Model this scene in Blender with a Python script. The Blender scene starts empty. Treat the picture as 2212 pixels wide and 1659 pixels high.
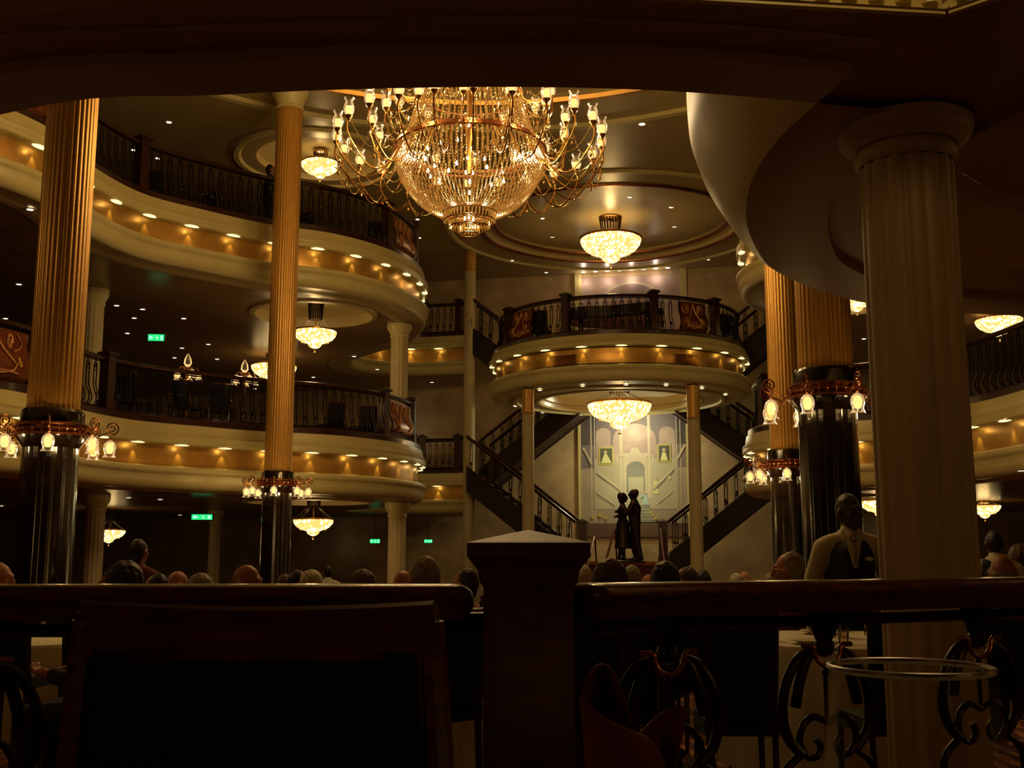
import bpy, bmesh, math, random
from mathutils import Vector, Matrix, geometry
random.seed(7)
PI = math.pi
sc = bpy.context.scene
COL = sc.collection

# ------------------------------------------------------------------ camera, world, exposure
F = 2350.0
PITCH = math.radians(8.78)
EYE = Vector((0, 0, 1.4))
cam = bpy.data.cameras.new('camera')
cam.sensor_width = 36.0
cam.lens = 36.0 * F / 2212
cam.clip_start = 0.05
camo = bpy.data.objects.new('camera', cam)
COL.objects.link(camo)
camo.location = EYE
camo.rotation_euler = (PI / 2 + PITCH, 0, 0)
sc.camera = camo
w = bpy.data.worlds.new('world')
sc.world = w
w.use_nodes = True
w.node_tree.nodes['Background'].inputs[0].default_value = (1.0, 0.55, 0.22, 1)
w.node_tree.nodes['Background'].inputs[1].default_value = 0.02
sc.view_settings.view_transform = 'Standard'
sc.view_settings.look = 'None'
sc.view_settings.gamma = 1.0
sc.view_settings.exposure = 0.15
sc.view_settings.use_curve_mapping = False
try:
    sc.cycles.use_light_tree = True
    sc.cycles.sample_clamp_indirect = 2.0
    sc.cycles.sample_clamp_direct = 0.0
    sc.cycles.max_bounces = 6
    sc.cycles.diffuse_bounces = 3
    sc.cycles.glossy_bounces = 3
    sc.cycles.transmission_bounces = 5
    sc.cycles.transparent_max_bounces = 10
    sc.cycles.caustics_reflective = False
    sc.cycles.caustics_refractive = False
    sc.cycles.use_denoising = True
except Exception:
    pass
K_AMB = 1.0       # general strength of the big lamps
WARM = (1.0, 0.64, 0.24)
AMBER = (1.0, 0.52, 0.15)


def lamp(name, loc, energy, color=WARM, radius=0.05, parent=None, kind='POINT', **kw):
    d = bpy.data.lights.new(name, kind)
    d.energy = energy
    d.color = color
    d.shadow_soft_size = radius
    for k, v in kw.items():
        setattr(d, k, v)
    o = bpy.data.objects.new(name, d)
    COL.objects.link(o)
    o.location = loc
    if parent is not None:
        o.parent = parent
    return o


# ------------------------------------------------------------------ helpers
CT, ST = math.cos(PITCH), math.sin(PITCH)


def ray(px, py):
    dx = (px - 1106.0) / F
    v = (829.5 - py) / F
    return Vector((dx, CT - v * ST, ST + v * CT))


def at_y(px, py, Y):
    d = ray(px, py)
    return EYE + d * (Y / d.y)


def at_z(px, py, z):
    d = ray(px, py)
    return EYE + d * ((z - EYE.z) / d.z)


def lin(c):
    c = c / 255.0
    return c / 12.92 if c <= 0.04045 else ((c + 0.055) / 1.055) ** 2.4


def rgb(r, g, b):
    return (lin(r), lin(g), lin(b), 1)


def mat(name, color, rough=0.5, metal=0.0, var=0.0, scale=8.0, coat=0.0, bump=0.0, bscale=30.0, spec=None, stretch=None, color2=None, transl=0.0):
    m = bpy.data.materials.new(name)
    m.use_nodes = True
    nt = m.node_tree
    b = nt.nodes['Principled BSDF']
    b.inputs['Base Color'].default_value = color
    b.inputs['Roughness'].default_value = rough
    b.inputs['Metallic'].default_value = metal
    if coat:
        b.inputs['Coat Weight'].default_value = coat
        b.inputs['Coat Roughness'].default_value = 0.12
    if spec is not None:
        b.inputs['Specular IOR Level'].default_value = spec
    tc = nt.nodes.new('ShaderNodeTexCoord')
    mp = nt.nodes.new('ShaderNodeMapping')
    nt.links.new(tc.outputs['Object'], mp.inputs[0])
    if stretch:
        mp.inputs['Scale'].default_value = stretch
    if var or color2:
        n = nt.nodes.new('ShaderNodeTexNoise')
        n.inputs['Scale'].default_value = scale
        n.inputs['Detail'].default_value = 5
        nt.links.new(mp.outputs[0], n.inputs['Vector'])
        r = nt.nodes.new('ShaderNodeValToRGB')
        r.color_ramp.elements[0].position = 0.35
        r.color_ramp.elements[1].position = 0.68
        c2 = color2 or tuple(list(min(1, x * (1 + var)) for x in color[:3]) + [1])
        c1 = color if color2 else tuple(list(x * (1 - var) for x in color[:3]) + [1])
        r.color_ramp.elements[0].color = c1
        r.color_ramp.elements[1].color = c2
        nt.links.new(n.outputs['Fac'], r.inputs[0])
        nt.links.new(r.outputs[0], b.inputs['Base Color'])
    if bump:
        n2 = nt.nodes.new('ShaderNodeTexNoise')
        n2.inputs['Scale'].default_value = bscale
        nt.links.new(mp.outputs[0], n2.inputs['Vector'])
        bp = nt.nodes.new('ShaderNodeBump')
        bp.inputs['Strength'].default_value = bump
        bp.inputs['Distance'].default_value = 0.01
        nt.links.new(n2.outputs['Fac'], bp.inputs['Height'])
        nt.links.new(bp.outputs[0], b.inputs['Normal'])
    return m


def emis(name, color, strength, sample=False):
    m = bpy.data.materials.new(name)
    m.use_nodes = True
    nt = m.node_tree
    nt.nodes.clear()
    e = nt.nodes.new('ShaderNodeEmission')
    e.inputs[0].default_value = color
    e.inputs[1].default_value = strength
    o = nt.nodes.new('ShaderNodeOutputMaterial')
    nt.links.new(e.outputs[0], o.inputs[0])
    m.cycles.emission_sampling = 'AUTO' if sample else 'NONE'
    return m


def glassy(name, color, ior=1.45, rough=0.02, clear=0.75, refl=1.0, glow=0.0):
    """thin clear glass: mostly see-through, with reflections growing at grazing angles"""
    m = bpy.data.materials.new(name)
    m.use_nodes = True
    nt = m.node_tree
    nt.nodes.clear()
    t = nt.nodes.new('ShaderNodeBsdfTransparent')
    t.inputs[0].default_value = color
    g = nt.nodes.new('ShaderNodeBsdfGlossy')
    g.inputs['Roughness'].default_value = rough
    f = nt.nodes.new('ShaderNodeLayerWeight')
    f.inputs[0].default_value = 1 - clear
    mx = nt.nodes.new('ShaderNodeMixShader')
    o = nt.nodes.new('ShaderNodeOutputMaterial')
    mu = nt.nodes.new('ShaderNodeMath')
    mu.operation = 'MULTIPLY'
    mu.inputs[1].default_value = refl
    nt.links.new(f.outputs['Fresnel'], mu.inputs[0])
    nt.links.new(mu.outputs[0], mx.inputs[0])
    nt.links.new(t.outputs[0], mx.inputs[1])
    nt.links.new(g.outputs[0], mx.inputs[2])
    if glow:
        # lamp glass lit through by its own bulb
        e = nt.nodes.new('ShaderNodeEmission')
        e.inputs[0].default_value = (1.0, .66, .30, 1)
        e.inputs[1].default_value = glow
        ad = nt.nodes.new('ShaderNodeAddShader')
        nt.links.new(g.outputs[0], ad.inputs[0])
        nt.links.new(e.outputs[0], ad.inputs[1])
        nt.links.new(ad.outputs[0], mx.inputs[2])
        m.cycles.emission_sampling = 'NONE'
    nt.links.new(mx.outputs[0], o.inputs[0])
    return m


def crystal(name, color, gloss=0.45, rough=0.12):
    """cut crystal: lets the lamps behind it shine through and glints"""
    m = bpy.data.materials.new(name)
    m.use_nodes = True
    nt = m.node_tree
    nt.nodes.clear()
    t = nt.nodes.new('ShaderNodeBsdfTranslucent')
    t.inputs[0].default_value = color
    g = nt.nodes.new('ShaderNodeBsdfGlossy')
    g.inputs['Roughness'].default_value = rough
    g.inputs['Color'].default_value = color
    mx = nt.nodes.new('ShaderNodeMixShader')
    mx.inputs[0].default_value = gloss
    o = nt.nodes.new('ShaderNodeOutputMaterial')
    nt.links.new(t.outputs[0], mx.inputs[1])
    nt.links.new(g.outputs[0], mx.inputs[2])
    nt.links.new(mx.outputs[0], o.inputs[0])
    return m


def shade_glow(name, c_dark, c_light, s_dark, s_light, scale):
    """a lit crystal lamp bowl: uneven glow through cut glass"""
    m = bpy.data.materials.new(name)
    m.use_nodes = True
    nt = m.node_tree
    nt.nodes.clear()
    tc = nt.nodes.new('ShaderNodeTexCoord')
    v = nt.nodes.new('ShaderNodeTexVoronoi')
    v.inputs['Scale'].default_value = scale
    nt.links.new(tc.outputs['Object'], v.inputs['Vector'])
    r = nt.nodes.new('ShaderNodeValToRGB')
    r.color_ramp.elements[0].position = 0.12
    r.color_ramp.elements[1].position = 0.6
    r.color_ramp.elements[0].color = c_light
    r.color_ramp.elements[1].color = c_dark
    nt.links.new(v.outputs['Distance'], r.inputs[0])
    mr = nt.nodes.new('ShaderNodeMapRange')
    mr.inputs['From Min'].default_value = 0.1
    mr.inputs['From Max'].default_value = 0.55
    mr.inputs['To Min'].default_value = s_light
    mr.inputs['To Max'].default_value = s_dark
    nt.links.new(v.outputs['Distance'], mr.inputs['Value'])
    e = nt.nodes.new('ShaderNodeEmission')
    nt.links.new(r.outputs[0], e.inputs[0])
    nt.links.new(mr.outputs[0], e.inputs[1])
    g = nt.nodes.new('ShaderNodeBsdfGlossy')
    g.inputs['Roughness'].default_value = 0.2
    g.inputs[0].default_value = (0.3, 0.25, 0.15, 1)
    ad = nt.nodes.new('ShaderNodeAddShader')
    o = nt.nodes.new('ShaderNodeOutputMaterial')
    nt.links.new(e.outputs[0], ad.inputs[0])
    nt.links.new(g.outputs[0], ad.inputs[1])
    nt.links.new(ad.outputs[0], o.inputs[0])
    m.cycles.emission_sampling = 'NONE'
    return m


M = {}
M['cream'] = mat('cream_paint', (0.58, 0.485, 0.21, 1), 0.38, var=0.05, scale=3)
M['cream_wall'] = mat('cream_marble_wall', (0.50, 0.36, 0.20, 1), 0.22, var=0.18, scale=1.6, spec=0.5)
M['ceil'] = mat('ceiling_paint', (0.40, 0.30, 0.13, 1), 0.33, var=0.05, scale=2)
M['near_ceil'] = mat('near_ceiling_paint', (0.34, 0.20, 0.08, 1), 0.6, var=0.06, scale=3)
M['gold_leaf'] = mat('gold_leaf', (0.56, 0.29, 0.06, 1), 0.34, metal=0.6, var=0.14, scale=4)
M['gold_paint'] = mat('gold_paint', (0.56, 0.29, 0.055, 1), 0.36, metal=0.4, var=0.12, scale=6, stretch=(6, 6, .6))
M['white_col'] = mat('pale_column_plaster', (0.52, 0.42, 0.22, 1), 0.5, var=0.07, scale=5)
M['near_col'] = mat('ivory_column_plaster', (0.42, 0.30, 0.15, 1), 0.5, var=0.12, scale=4, stretch=(3, 3, .3))
M['black_marble'] = mat('black_marble', (0.012, 0.006, 0.003, 1), 0.14, var=0.6, scale=7, coat=0.4)
M['wood'] = mat('polished_mahogany', (0.10, 0.024, 0.010, 1), 0.25, var=0.45, scale=9, coat=0.35, stretch=(1, 6, 6))
M['wood_rail'] = mat('dark_rail_mahogany', (0.035, 0.008, 0.005, 1), 0.3, var=0.4, scale=9, coat=0.25)
M['wood_dark'] = mat('dark_mahogany', (0.03, 0.008, 0.004, 1), 0.35, var=0.4, scale=9, coat=0.25, stretch=(6, 6, 1))
M['iron'] = mat('bronzed_iron', (0.022, 0.012, 0.007, 1), 0.32, metal=0.7, var=0.3, scale=20)
M['copper_trim'] = mat('copper_trim', (0.34, 0.12, 0.05, 1), 0.28, metal=0.9, var=0.1, scale=8)
M['brass'] = mat('polished_brass', (0.62, 0.33, 0.10, 1), 0.2, metal=1.0, var=0.1, scale=10)
M['panel_bronze'] = mat('bronze_panel', (0.20, 0.05, 0.013, 1), 0.3, metal=0.3, var=0.3, scale=10)
M['scroll_gold'] = mat('scroll_gilding', (0.58, 0.27, 0.08, 1), 0.4, metal=0.2, var=0.2, scale=10)
M['navy'] = mat('navy_upholstery', (0.004, 0.005, 0.012, 1), 0.85, var=0.3, scale=60, bump=0.3, bscale=300)
M['black_cloth'] = mat('black_cloth', (0.006, 0.006, 0.008, 1), 0.8, var=0.2, scale=40)
M['linen'] = mat('white_linen', (0.72, 0.66, 0.48, 1), 0.7, var=0.04, scale=20)
M['red_napkin'] = mat('red_napkin_cloth', (0.13, 0.012, 0.006, 1), 0.8, var=0.25, scale=25, bump=0.3, bscale=200)
M['bulb'] = emis('warm_bulb', (1.0, 0.72, 0.34, 1), 14)
M['bulb_soft'] = emis('soft_bulb', (1.0, 0.66, 0.26, 1), 7)
M['bulb_halo'] = emis('bulb_glow_shell', (1.0, 0.62, 0.24, 1), 1.6)  # emitting shell that stands for the glow around a bulb
M['spot'] = emis('downlight_lens', (1.0, 0.86, 0.62, 1), 4)
M['fascia_lens_glow'] = emis('fascia_lens_glow', (1.0, 0.82, 0.36, 1), 1.6)
M['green'] = emis('green_sign_light', (0.02, 0.62, 0.16, 1), 1.3)
M['green_white'] = emis('sign_pictogram_light', (0.35, 1.0, 0.6, 1), 1.3)
M['glass'] = glassy('clear_glass', (0.95, 0.9, 0.8, 1))
M['lamp_glass'] = glassy('lamp_glass', (1.0, 0.9, 0.7, 1), rough=0.08, clear=0.65, refl=.8, glow=.55)
M['crystal'] = crystal('crystal_beads', (1.0, 0.80, 0.50, 1))
M['crystal_pale'] = crystal('crystal_drops', (1.0, 0.8, 0.45, 1), 0.4, 0.1)
M['bowl_glow'] = shade_glow('lit_crystal_bowl', (0.95, 0.55, 0.14, 1), (1.0, 0.86, 0.5, 1), 1.3, 5.0, 13)
M['skin'] = mat('skin', (0.36, 0.13, 0.06, 1), 0.5, var=0.1, scale=12)
M['skin_dark'] = mat('dark_skin', (0.06, 0.024, 0.012, 1), 0.45, var=0.1, scale=12)
M['hair_dark'] = mat('dark_hair', (0.012, 0.006, 0.004, 1), 0.55, var=0.4, scale=60)
M['hair_grey'] = mat('grey_hair', (0.22, 0.17, 0.11, 1), 0.6, var=0.3, scale=60)
M['hair_white'] = mat('white_hair', (0.45, 0.37, 0.26, 1), 0.6, var=0.2, scale=60)
M['hair_brown'] = mat('brown_hair', (0.06, 0.022, 0.010, 1), 0.6, var=0.4, scale=60)
M['shirt_white'] = mat('white_shirt_cloth', (0.48, 0.42, 0.28, 1), 0.75, var=0.05, scale=20)
M['shirt_pink'] = mat('pink_shirt_cloth', (0.62, 0.32, 0.20, 1), 0.75, var=0.05, scale=20)
M['shirt_dark'] = mat('dark_jacket_cloth', (0.02, 0.014, 0.014, 1), 0.8, var=0.2, scale=20)
M['shirt_red'] = mat('maroon_shirt_cloth', (0.10, 0.01, 0.008, 1), 0.8, var=0.2, scale=20)
M['vest'] = mat('dark_vest_cloth', (0.006, 0.008, 0.014, 1), 0.75, var=0.2, scale=30)
M['tie'] = mat('brown_tie_silk', (0.12, 0.05, 0.02, 1), 0.4, var=0.2, scale=60)
M['bronze'] = mat('dark_bronze', (0.035, 0.018, 0.007, 1), 0.4, metal=0.8, var=0.3, scale=9)
M['stair_red'] = mat('red_stair_carpet', (0.10, 0.012, 0.006, 1), 0.85, var=0.3, scale=20)
M['stringer'] = mat('mahogany_stair_side', (0.016, 0.004, 0.002, 1), 0.5, var=0.3, scale=6, spec=.25)


def carpet():
    m = mat('patterned_carpet', (0.08, 0.02, 0.01, 1), 0.95)
    nt = m.node_tree
    b = nt.nodes['Principled BSDF']
    tc = nt.nodes.new('ShaderNodeTexCoord')
    v = nt.nodes.new('ShaderNodeTexVoronoi')
    v.inputs['Scale'].default_value = 3.2
    wv = nt.nodes.new('ShaderNodeTexWave')
    wv.inputs['Scale'].default_value = 2.4
    wv.inputs['Distortion'].default_value = 7
    nt.links.new(tc.outputs['Object'], v.inputs['Vector'])
    nt.links.new(tc.outputs['Object'], wv.inputs['Vector'])
    r = nt.nodes.new('ShaderNodeValToRGB')
    els = r.color_ramp.elements
    els[0].position, els[0].color = 0.0, (0.02, 0.01, 0.012, 1)
    els[1].position, els[1].color = 1.0, (0.34, 0.16, 0.05, 1)
    e = els.new(0.45)
    e.color = (0.13, 0.012, 0.008, 1)
    e = els.new(0.75)
    e.color = (0.20, 0.06, 0.02, 1)
    mx = nt.nodes.new('ShaderNodeMath')
    mx.operation = 'MULTIPLY'
    nt.links.new(v.outputs['Distance'], mx.inputs[0])
    nt.links.new(wv.outputs['Fac'], mx.inputs[1])
    m2 = nt.nodes.new('ShaderNodeMath')
    m2.operation = 'MULTIPLY'
    m2.inputs[1].default_value = 2.2
    nt.links.new(mx.outputs[0], m2.inputs[0])
    nt.links.new(m2.outputs[0], r.inputs[0])
    nt.links.new(r.outputs[0], b.inputs['Base Color'])
    return m


M['carpet'] = carpet()


def panelled(name, base, line, sx, rot):
    """painted ceiling boards with thin joints"""
    m = mat(name, base, 0.28)
    nt = m.node_tree
    b = nt.nodes['Principled BSDF']
    tc = nt.nodes.new('ShaderNodeTexCoord')
    mp = nt.nodes.new('ShaderNodeMapping')
    mp.inputs['Rotation'].default_value = (0, 0, rot)
    br = nt.nodes.new('ShaderNodeTexBrick')
    br.inputs['Color1'].default_value = base
    br.inputs['Color2'].default_value = base
    br.inputs['Mortar'].default_value = line
    br.inputs['Scale'].default_value = sx
    br.inputs['Mortar Size'].default_value = 0.008
    br.offset = 0.0
    br.inputs['Brick Width'].default_value = 3.0
    br.inputs['Row Height'].default_value = 1.0
    nt.links.new(tc.outputs['Object'], mp.inputs[0])
    nt.links.new(mp.outputs[0], br.inputs['Vector'])
    nt.links.new(br.outputs['Color'], b.inputs['Base Color'])
    return m


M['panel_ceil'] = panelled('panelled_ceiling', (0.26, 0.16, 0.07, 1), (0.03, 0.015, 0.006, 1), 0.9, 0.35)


class MB:
    def __init__(s):
        s.v, s.f = [], []

    def add(s, vs, fs):
        o = len(s.v)
        s.v += [tuple(x) for x in vs]
        s.f += [tuple(i + o for i in f) for f in fs]
        return s

    def box(s, x0, x1, y0, y1, z0, z1, rot=0, piv=None):
        vs = [(x, y, z) for z in (z0, z1) for y in (y0, y1) for x in (x0, x1)]
        if rot:
            piv = piv or ((x0 + x1) / 2, (y0 + y1) / 2)
            c, n = math.cos(rot), math.sin(rot)
            vs = [(piv[0] + (x - piv[0]) * c - (y - piv[1]) * n, piv[1] + (x - piv[0]) * n + (y - piv[1]) * c, z) for x, y, z in vs]
        return s.add(vs, [(0, 2, 3, 1), (4, 5, 7, 6), (0, 1, 5, 4), (2, 6, 7, 3), (0, 4, 6, 2), (1, 3, 7, 5)])

    def tube(s, pts, r, n=6, closed=False, cap=True, flat=1.0):
        P = [Vector(p) for p in pts]
        m = len(P)
        rs = r if isinstance(r, (list, tuple)) else [r] * m
        T = []
        for i in range(m):
            a = P[(i - 1) % m] if (closed or i > 0) else P[i]
            b = P[(i + 1) % m] if (closed or i < m - 1) else P[i]
            t = (b - a)
            T.append(t.normalized() if t.length > 1e-9 else Vector((0, 0, 1)))
        up = Vector((0, 0, 1)) if abs(T[0].z) < 0.9 else Vector((1, 0, 0))
        N = (up - T[0] * up.dot(T[0])).normalized()
        vs = []
        for i in range(m):
            N = (N - T[i] * N.dot(T[i]))
            N = N.normalized() if N.length > 1e-6 else Vector((1, 0, 0))
            B = T[i].cross(N)
            for k in range(n):
                a = 2 * PI * k / n
                vs.append(P[i] + N * (math.cos(a) * rs[i]) + B * (math.sin(a) * rs[i] * flat))
        fs = []
        for i in range(m if closed else m - 1):
            j = (i + 1) % m
            for k in range(n):
                k2 = (k + 1) % n
                fs.append((i * n + k, i * n + k2, j * n + k2, j * n + k))
        if cap and not closed:
            fs.append(tuple(range(n - 1, -1, -1)))
            fs.append(tuple((m - 1) * n + k for k in range(n)))
        return s.add(vs, fs)

    def lathe(s, prof, c=(0, 0, 0), n=32, a0=0.0, a1=2 * PI, flute=None, caps=False):
        full = abs(a1 - a0 - 2 * PI) < 1e-6
        k = n if full else n + 1
        vs = []
        for (r, z) in prof:
            for i in range(k):
                a = a0 + (a1 - a0) * i / n
                rr = r * (flute(a) if flute else 1)
                vs.append((c[0] + rr * math.cos(a), c[1] + rr * math.sin(a), c[2] + z))
        fs = []
        for j in range(len(prof) - 1):
            for i in range(n):
                i2 = (i + 1) % k
                fs.append((j * k + i, j * k + i2, (j + 1) * k + i2, (j + 1) * k + i))
        if caps:
            fs.append(tuple(range(k - 1, -1, -1)))
            fs.append(tuple((len(prof) - 1) * k + i for i in range(k)))
        return s.add(vs, fs)

    def ball(s, c, r, nu=12, nv=8, sc_=(1, 1, 1)):
        vs, fs = [], []
        for j in range(1, nv):
            t = PI * j / nv
            for i in range(nu):
                a = 2 * PI * i / nu
                vs.append((c[0] + r * sc_[0] * math.sin(t) * math.cos(a), c[1] + r * sc_[1] * math.sin(t) * math.sin(a), c[2] + r * sc_[2] * math.cos(t)))
        top, bot = len(vs), len(vs) + 1
        vs += [(c[0], c[1], c[2] + r * sc_[2]), (c[0], c[1], c[2] - r * sc_[2])]
        for j in range(nv - 2):
            for i in range(nu):
                i2 = (i + 1) % nu
                fs.append((j * nu + i, (j + 1) * nu + i, (j + 1) * nu + i2, j * nu + i2))
        for i in range(nu):
            i2 = (i + 1) % nu
            fs.append((top, i, i2))
            fs.append((bot, (nv - 2) * nu + i2, (nv - 2) * nu + i))
        return s.add(vs, fs)

    def sweep(s, pts, nrm, prof, z, closed=False):
        """prof = list of (offset along outward normal, dz) swept along the plan curve"""
        n, m = len(pts), len(prof)
        vs = [(p[0] + q[0] * o, p[1] + q[1] * o, z + dz) for p, q in zip(pts, nrm) for o, dz in prof]
        fs = []
        for i in range(n if closed else n - 1):
            j = (i + 1) % n
            for k in range(m - 1):
                fs.append((i * m + k, j * m + k, j * m + k + 1, i * m + k + 1))
        return s.add(vs, fs)

    def poly(s, loops, z):
        """flat polygon with holes, each loop a list of (x, y)"""
        L = [[Vector((x, y, 0)) for x, y in l] for l in loops]
        tris = geometry.tessellate_polygon(L)
        flat = [p for l in L for p in l]
        return s.add([(p.x, p.y, z) for p in flat], [tuple(t) for t in tris])

    def quad(s, a, b, c, d):
        return s.add([a, b, c, d], [(0, 1, 2, 3)])

    def mesh(s, name, material, smooth=True):
        me = bpy.data.meshes.new(name)
        me.from_pydata(s.v, [], s.f)
        bm = bmesh.new()
        bm.from_mesh(me)
        bmesh.ops.recalc_face_normals(bm, faces=bm.faces)
        bm.to_mesh(me)
        bm.free()
        me.materials.append(material)
        if smooth:
            for p in me.polygons:
                p.use_smooth = True
            try:
                me.set_sharp_from_angle(angle=math.radians(38))
            except Exception:
                pass
        me.update()
        return me

    def build(s, name, material, parent=None, loc=None, rot=None, smooth=True):
        o = bpy.data.objects.new(name, s.mesh(name, material, smooth))
        COL.objects.link(o)
        if loc is not None:
            o.location = loc
        if rot is not None:
            o.rotation_euler = rot if isinstance(rot, tuple) else (0, 0, rot)
        if parent is not None:
            o.parent = parent
        return o


def tag(o, label, cat, group=None, kind=None):
    if label:
        o['label'] = label
    if cat:
        o['category'] = cat
    if group:
        o['group'] = group
    if kind:
        o['kind'] = kind
    return o


def thing(name, label, cat, loc=(0, 0, 0), rz=0, group=None):
    o = bpy.data.objects.new(name, None)
    COL.objects.link(o)
    o.location = loc
    o.rotation_euler = (0, 0, rz)
    o.empty_display_size = 0.1
    return tag(o, label, cat, group)


def struct(o):
    o['kind'] = 'structure'
    return o


CHILD = {}


def dup(root, loc=None, rz=None, label=None, group=None, scale=None):
    kids = {}
    for o in bpy.data.objects:
        if o.parent is not None:
            kids.setdefault(o.parent.name, []).append(o)

    def cp(o, parent):
        c = o.copy()
        COL.objects.link(c)
        if parent is not None:
            c.parent = parent
        for ch in kids.get(o.name, []):
            cp(ch, c)
        return c
    r = cp(root, None)
    if loc is not None:
        r.location = loc
    if rz is not None:
        r.rotation_euler = (0, 0, rz)
    if scale is not None:
        r.scale = (scale,) * 3 if not isinstance(scale, tuple) else scale
    if label:
        r['label'] = label
    if group:
        r['group'] = group
    return r


def inst(me, name, parent, loc=(0, 0, 0), rot=(0, 0, 0), scale=(1, 1, 1)):
    o = bpy.data.objects.new(name, me)
    COL.objects.link(o)
    o.location = loc
    o.rotation_euler = rot
    o.scale = scale
    if parent is not None:
        o.parent = parent
    return o


def smooth3(pts, sub=4):
    P = [Vector(p) for p in pts]
    n = len(P)
    out = []
    for i in range(n - 1):
        a, b, c, d = P[max(i - 1, 0)], P[i], P[i + 1], P[min(i + 2, n - 1)]
        for k in range(sub):
            t = k / sub
            out.append(0.5 * ((2 * b) + (c - a) * t + (2 * a - 5 * b + 4 * c - d) * t * t + (3 * b - a - 3 * c + d) * t ** 3))
    out.append(P[-1])
    return out


ORD = ['first', 'second', 'third', 'fourth', 'fifth', 'sixth', 'seventh', 'eighth', 'ninth', 'tenth', 'eleventh', 'twelfth', 'thirteenth', 'fourteenth', 'fifteenth', 'sixteenth', 'seventeenth', 'eighteenth', 'nineteenth', 'twentieth']


def catmull(pts, step=0.12, closed=False):
    P = [Vector((p[0], p[1])) for p in pts]
    n = len(P)
    out = []
    for i in range(n if closed else n - 1):
        if closed:
            a, b, c, d = P[(i - 1) % n], P[i], P[(i + 1) % n], P[(i + 2) % n]
        else:
            a, b, c, d = P[max(i - 1, 0)], P[i], P[i + 1], P[min(i + 2, n - 1)]
        m = max(2, int((c - b).length / step))
        for k in range(m):
            t = k / m
            out.append(0.5 * ((2 * b) + (c - a) * t + (2 * a - 5 * b + 4 * c - d) * t * t + (3 * b - a - 3 * c + d) * t ** 3))
    if not closed:
        out.append(P[-1])
    return out


def normals(pts, side=1, closed=False):
    n = len(pts)
    out = []
    for i in range(n):
        a = pts[(i - 1) % n] if (closed or i) else pts[i]
        b = pts[(i + 1) % n] if (closed or i < n - 1) else pts[i]
        t = (b - a).normalized()
        out.append(Vector((t.y, -t.x)) * side)
    return out


def arclen(pts):
    s = [0.0]
    for a, b in zip(pts, pts[1:]):
        s.append(s[-1] + (b - a).length)
    return s


def along(pts, nr, s, t):
    t = max(0, min(s[-1], t))
    for i in range(len(s) - 1):
        if s[i + 1] >= t:
            u = (t - s[i]) / max(1e-9, s[i + 1] - s[i])
            return pts[i].lerp(pts[i + 1], u), nr[i].lerp(nr[i + 1], u).normalized()
    return pts[-1], nr[-1]


# ------------------------------------------------------------------ levels
Z_LOW, Z_UP, Z_MID = 3.5, 7.26, 6.2      # top of the painted fascia of each gallery
Z_CEIL = 9.4
YAW = math.radians(-11.5)
O0 = Vector((2.75, 27.3))
U = Vector((math.cos(YAW), math.sin(YAW)))
V = Vector((-math.sin(YAW), math.cos(YAW)))


def uv(u, v):
    p = O0 + U * u + V * v
    return (p.x, p.y)


# ------------------------------------------------------------------ setting: floors, walls, ceiling
mb = MB()
mb.box(-17, 15, 2.75, 37, -0.2, 0)
struct(mb.build('floor', M['carpet']))
mb = MB()
mb.box(-17, 15, -5, 2.75, 0.15, 0.35)
mb.box(-17, 15, 2.70, 2.75, -0.2, 0.35)
struct(mb.build('floor_raised_tier', M['carpet']))

# back wall, slightly turned
mb = MB()
a, b = uv(-21, 3.3), uv(13, 3.3)
a2, b2 = uv(-21, 3.6), uv(13, 3.6)
mb.add([(a[0], a[1], 0), (b[0], b[1], 0), (b2[0], b2[1], 0), (a2[0], a2[1], 0), (a[0], a[1], 9.6), (b[0], b[1], 9.6), (b2[0], b2[1], 9.6), (a2[0], a2[1], 9.6)],
       [(0, 1, 5, 4), (1, 2, 6, 5), (2, 3, 7, 6), (3, 0, 4, 7), (4, 5, 6, 7), (0, 3, 2, 1)])
struct(mb.build('wall_back', M['cream_wall'], smooth=False))
M['wall_dark'] = mat('dark_panelled_wall', (0.05, 0.018, 0.009, 1), 0.35, var=0.3, scale=2, stretch=(1, 1, .2))
struct(MB().box(-17.2, -17, -5, 37, 0, 9.6).build('wall_left', M['wall_dark']))
struct(MB().box(15, 15.2, -5, 37, 0, 9.6).build('wall_right', M['wall_dark']))
struct(MB().box(-17, 15, -5.2, -5, 0.15, 9.6).build('wall_near', M['wall_dark']))

# top ceiling with two round recesses
CC = (-0.5, 12.4)       # axis of the great chandelier
RC = (2.45, 26.2)       # rosette over the half landing


def circ(c, r, n=64):
    return [(c[0] + r * math.cos(2 * PI * i / n), c[1] + r * math.sin(2 * PI * i / n)) for i in range(n)]


outer = [(-17, -5), (15, -5), (15, 36.5), (-17, 36.5)]
mb = MB()
LU = (-4.0, 21.5)
mb.poly([outer, circ(CC, 6.2, 96), circ(RC, 3.15), circ(LU, 1.25, 48)], Z_CEIL)
mb.box(-17, 15, -5, 36.5, 10.3, 10.4)
struct(mb.build('ceiling', M['ceil'], smooth=False))
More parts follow.
